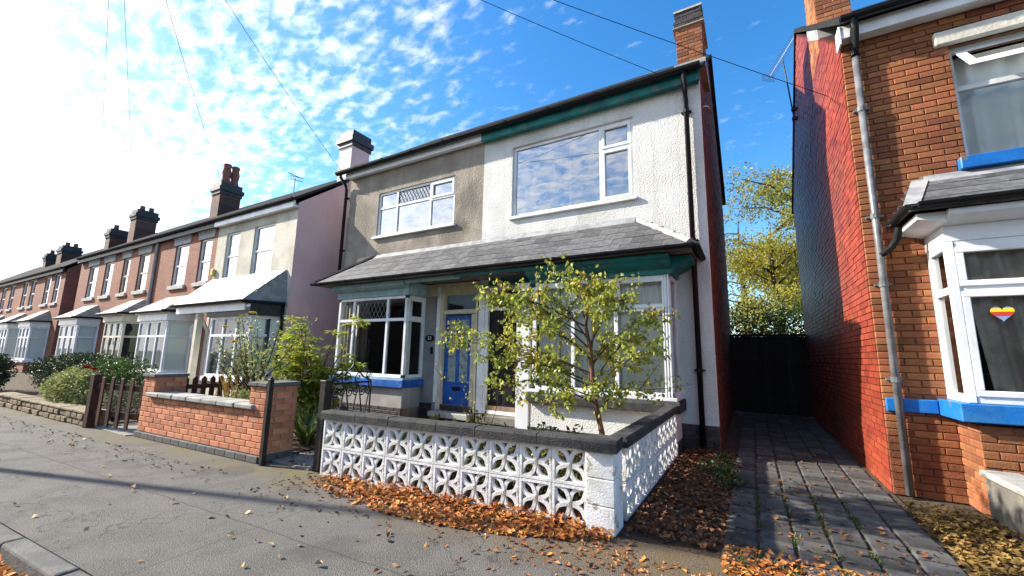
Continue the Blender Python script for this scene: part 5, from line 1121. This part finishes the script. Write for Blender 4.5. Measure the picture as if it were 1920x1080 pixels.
# ------------------------------------------------------------------ trees beyond the gate
def tree(name, label, base, h, cr, n, ls, mat, nb=16, droop=0, cz=.62, barkm=m_twig):
    o = thing(name, label, 'tree', base, 0, 'trees beyond the passage'); B = Vector(base); t = MB().tube([B, B+Vector((.1,0,h*.4)), B+Vector((-.1,.1,h*.75)), B+Vector((0,0,h*.97))], [h*.022,h*.016,h*.009,.01], 8)
    lv = MB(); 
    for k in range(nb):
        z = h*random.uniform(.25,.9); a = random.uniform(0,6.28); ln = cr*(1.05-abs(z/h-.5))*random.uniform(.6,1.15); s = B+Vector((0,0,z)); e = s+Vector((math.cos(a)*ln,math.sin(a)*ln,ln*(.45-droop))); m1 = (s+e)/2+Vector((0,0,.12*ln)); t.tube([s,m1,e], [h*.006,h*.004,.008], 5)
        for c in range(int(n/nb/9)):
            u = random.uniform(.3,1.05); q = s+(e-s)*u+Vector((0,0,.12*ln*math.sin(math.pi*u)))+rv()*cr*.22
            dd = Vector((0,0,-1)) if droop else rv()
            for i in range(9): leaf(lv, q+(dd*random.random()*.7 if droop else rv()*.28), rv()+Vector((0,0,-.4-droop)), rv(), ls*random.uniform(.6,1.3), ls*random.uniform(.35,.6))
    t.build('trunk', barkm, o, smooth=True); lv.build('crown', mat, o); return o
tree('garden_tree', 'tall yellowing tree with open crown beyond the passage', (2.9,24,0), 12.4, 3.9, 20000, .17, m_leafolive, 30)
tree('garden_tree', 'weeping bare twigged birch beyond the passage', (-.2,27,0), 10.0, 2.3, 2600, .10, m_lavender, 22, .35)
tree('garden_tree', 'smaller yellow tree low behind the black gate', (1.0,19.5,0), 7.2, 2.3, 12000, .13, m_leafolive, 30)
bush('garden_shrub', 'dark evergreen shrub just above the black gate', 'shrub', (.2,16.5,1.9), (1.6,.9,1.5), 4200, .13, m_leafdark, 6)
bush('garden_shrub', 'green shrub right of the evergreen above the gate', 'shrub', (1.7,17.2,2.2), (1.5,.9,1.5), 3600, .13, m_leafgreen, 6)

# ------------------------------------------------------------------ other side of the road: unseen houses and hedges added for the windows to mirror
for i in range(5):
    x0 = -44+i*11.0; x1 = x0+10.2; h = thing('terraced_house', ('far left', 'second', 'middle', 'fourth', 'far right')[i]+' brick house across the road, unseen, added for the bay windows to reflect', 'house', (x0+5.1,-13,0), 0, 'unseen houses added across the road')
    MB().box(x0,-20,-.1,x1,-13,5.4).build('wall', m_brickfar, h)
    MB().prism([(-20.3,5.4),(-12.7,5.4),(-16.5,8.2)], 'x', x0-.1, x1+.1).build('roof', m_rooftile, h)
    for a in (1.2,6.6):
        for z in (.9,3.5):
            f = MB().box(x0+a,-12.99,z,x0+a+1.8,-12.93,z+1.5).build('window', m_upvc, h); MB().box(x0+a+.1,-12.929,z+.1,x0+a+.85,-12.92,z+1.4).build('pane', m_room, f); MB().box(x0+a+.95,-12.929,z+.1,x0+a+1.7,-12.92,z+1.4).build('pane', m_room, f)
    MB().box(x0+4.4,-12.99,.0,x0+5.4,-12.92,2.1).build('door', m_navy, h)
for i, x in enumerate((-30,-21,-12,-3)):
    bush('clipped_hedge', ('leftmost', 'second', 'third', 'rightmost')[i]+' hedge across the road, unseen, added for the bay windows to reflect', 'hedge', (x,-10.5,.9), (4.0,.8,1.1), 1500, .26, m_leafgreen, 4, 'unseen hedges added across the road')
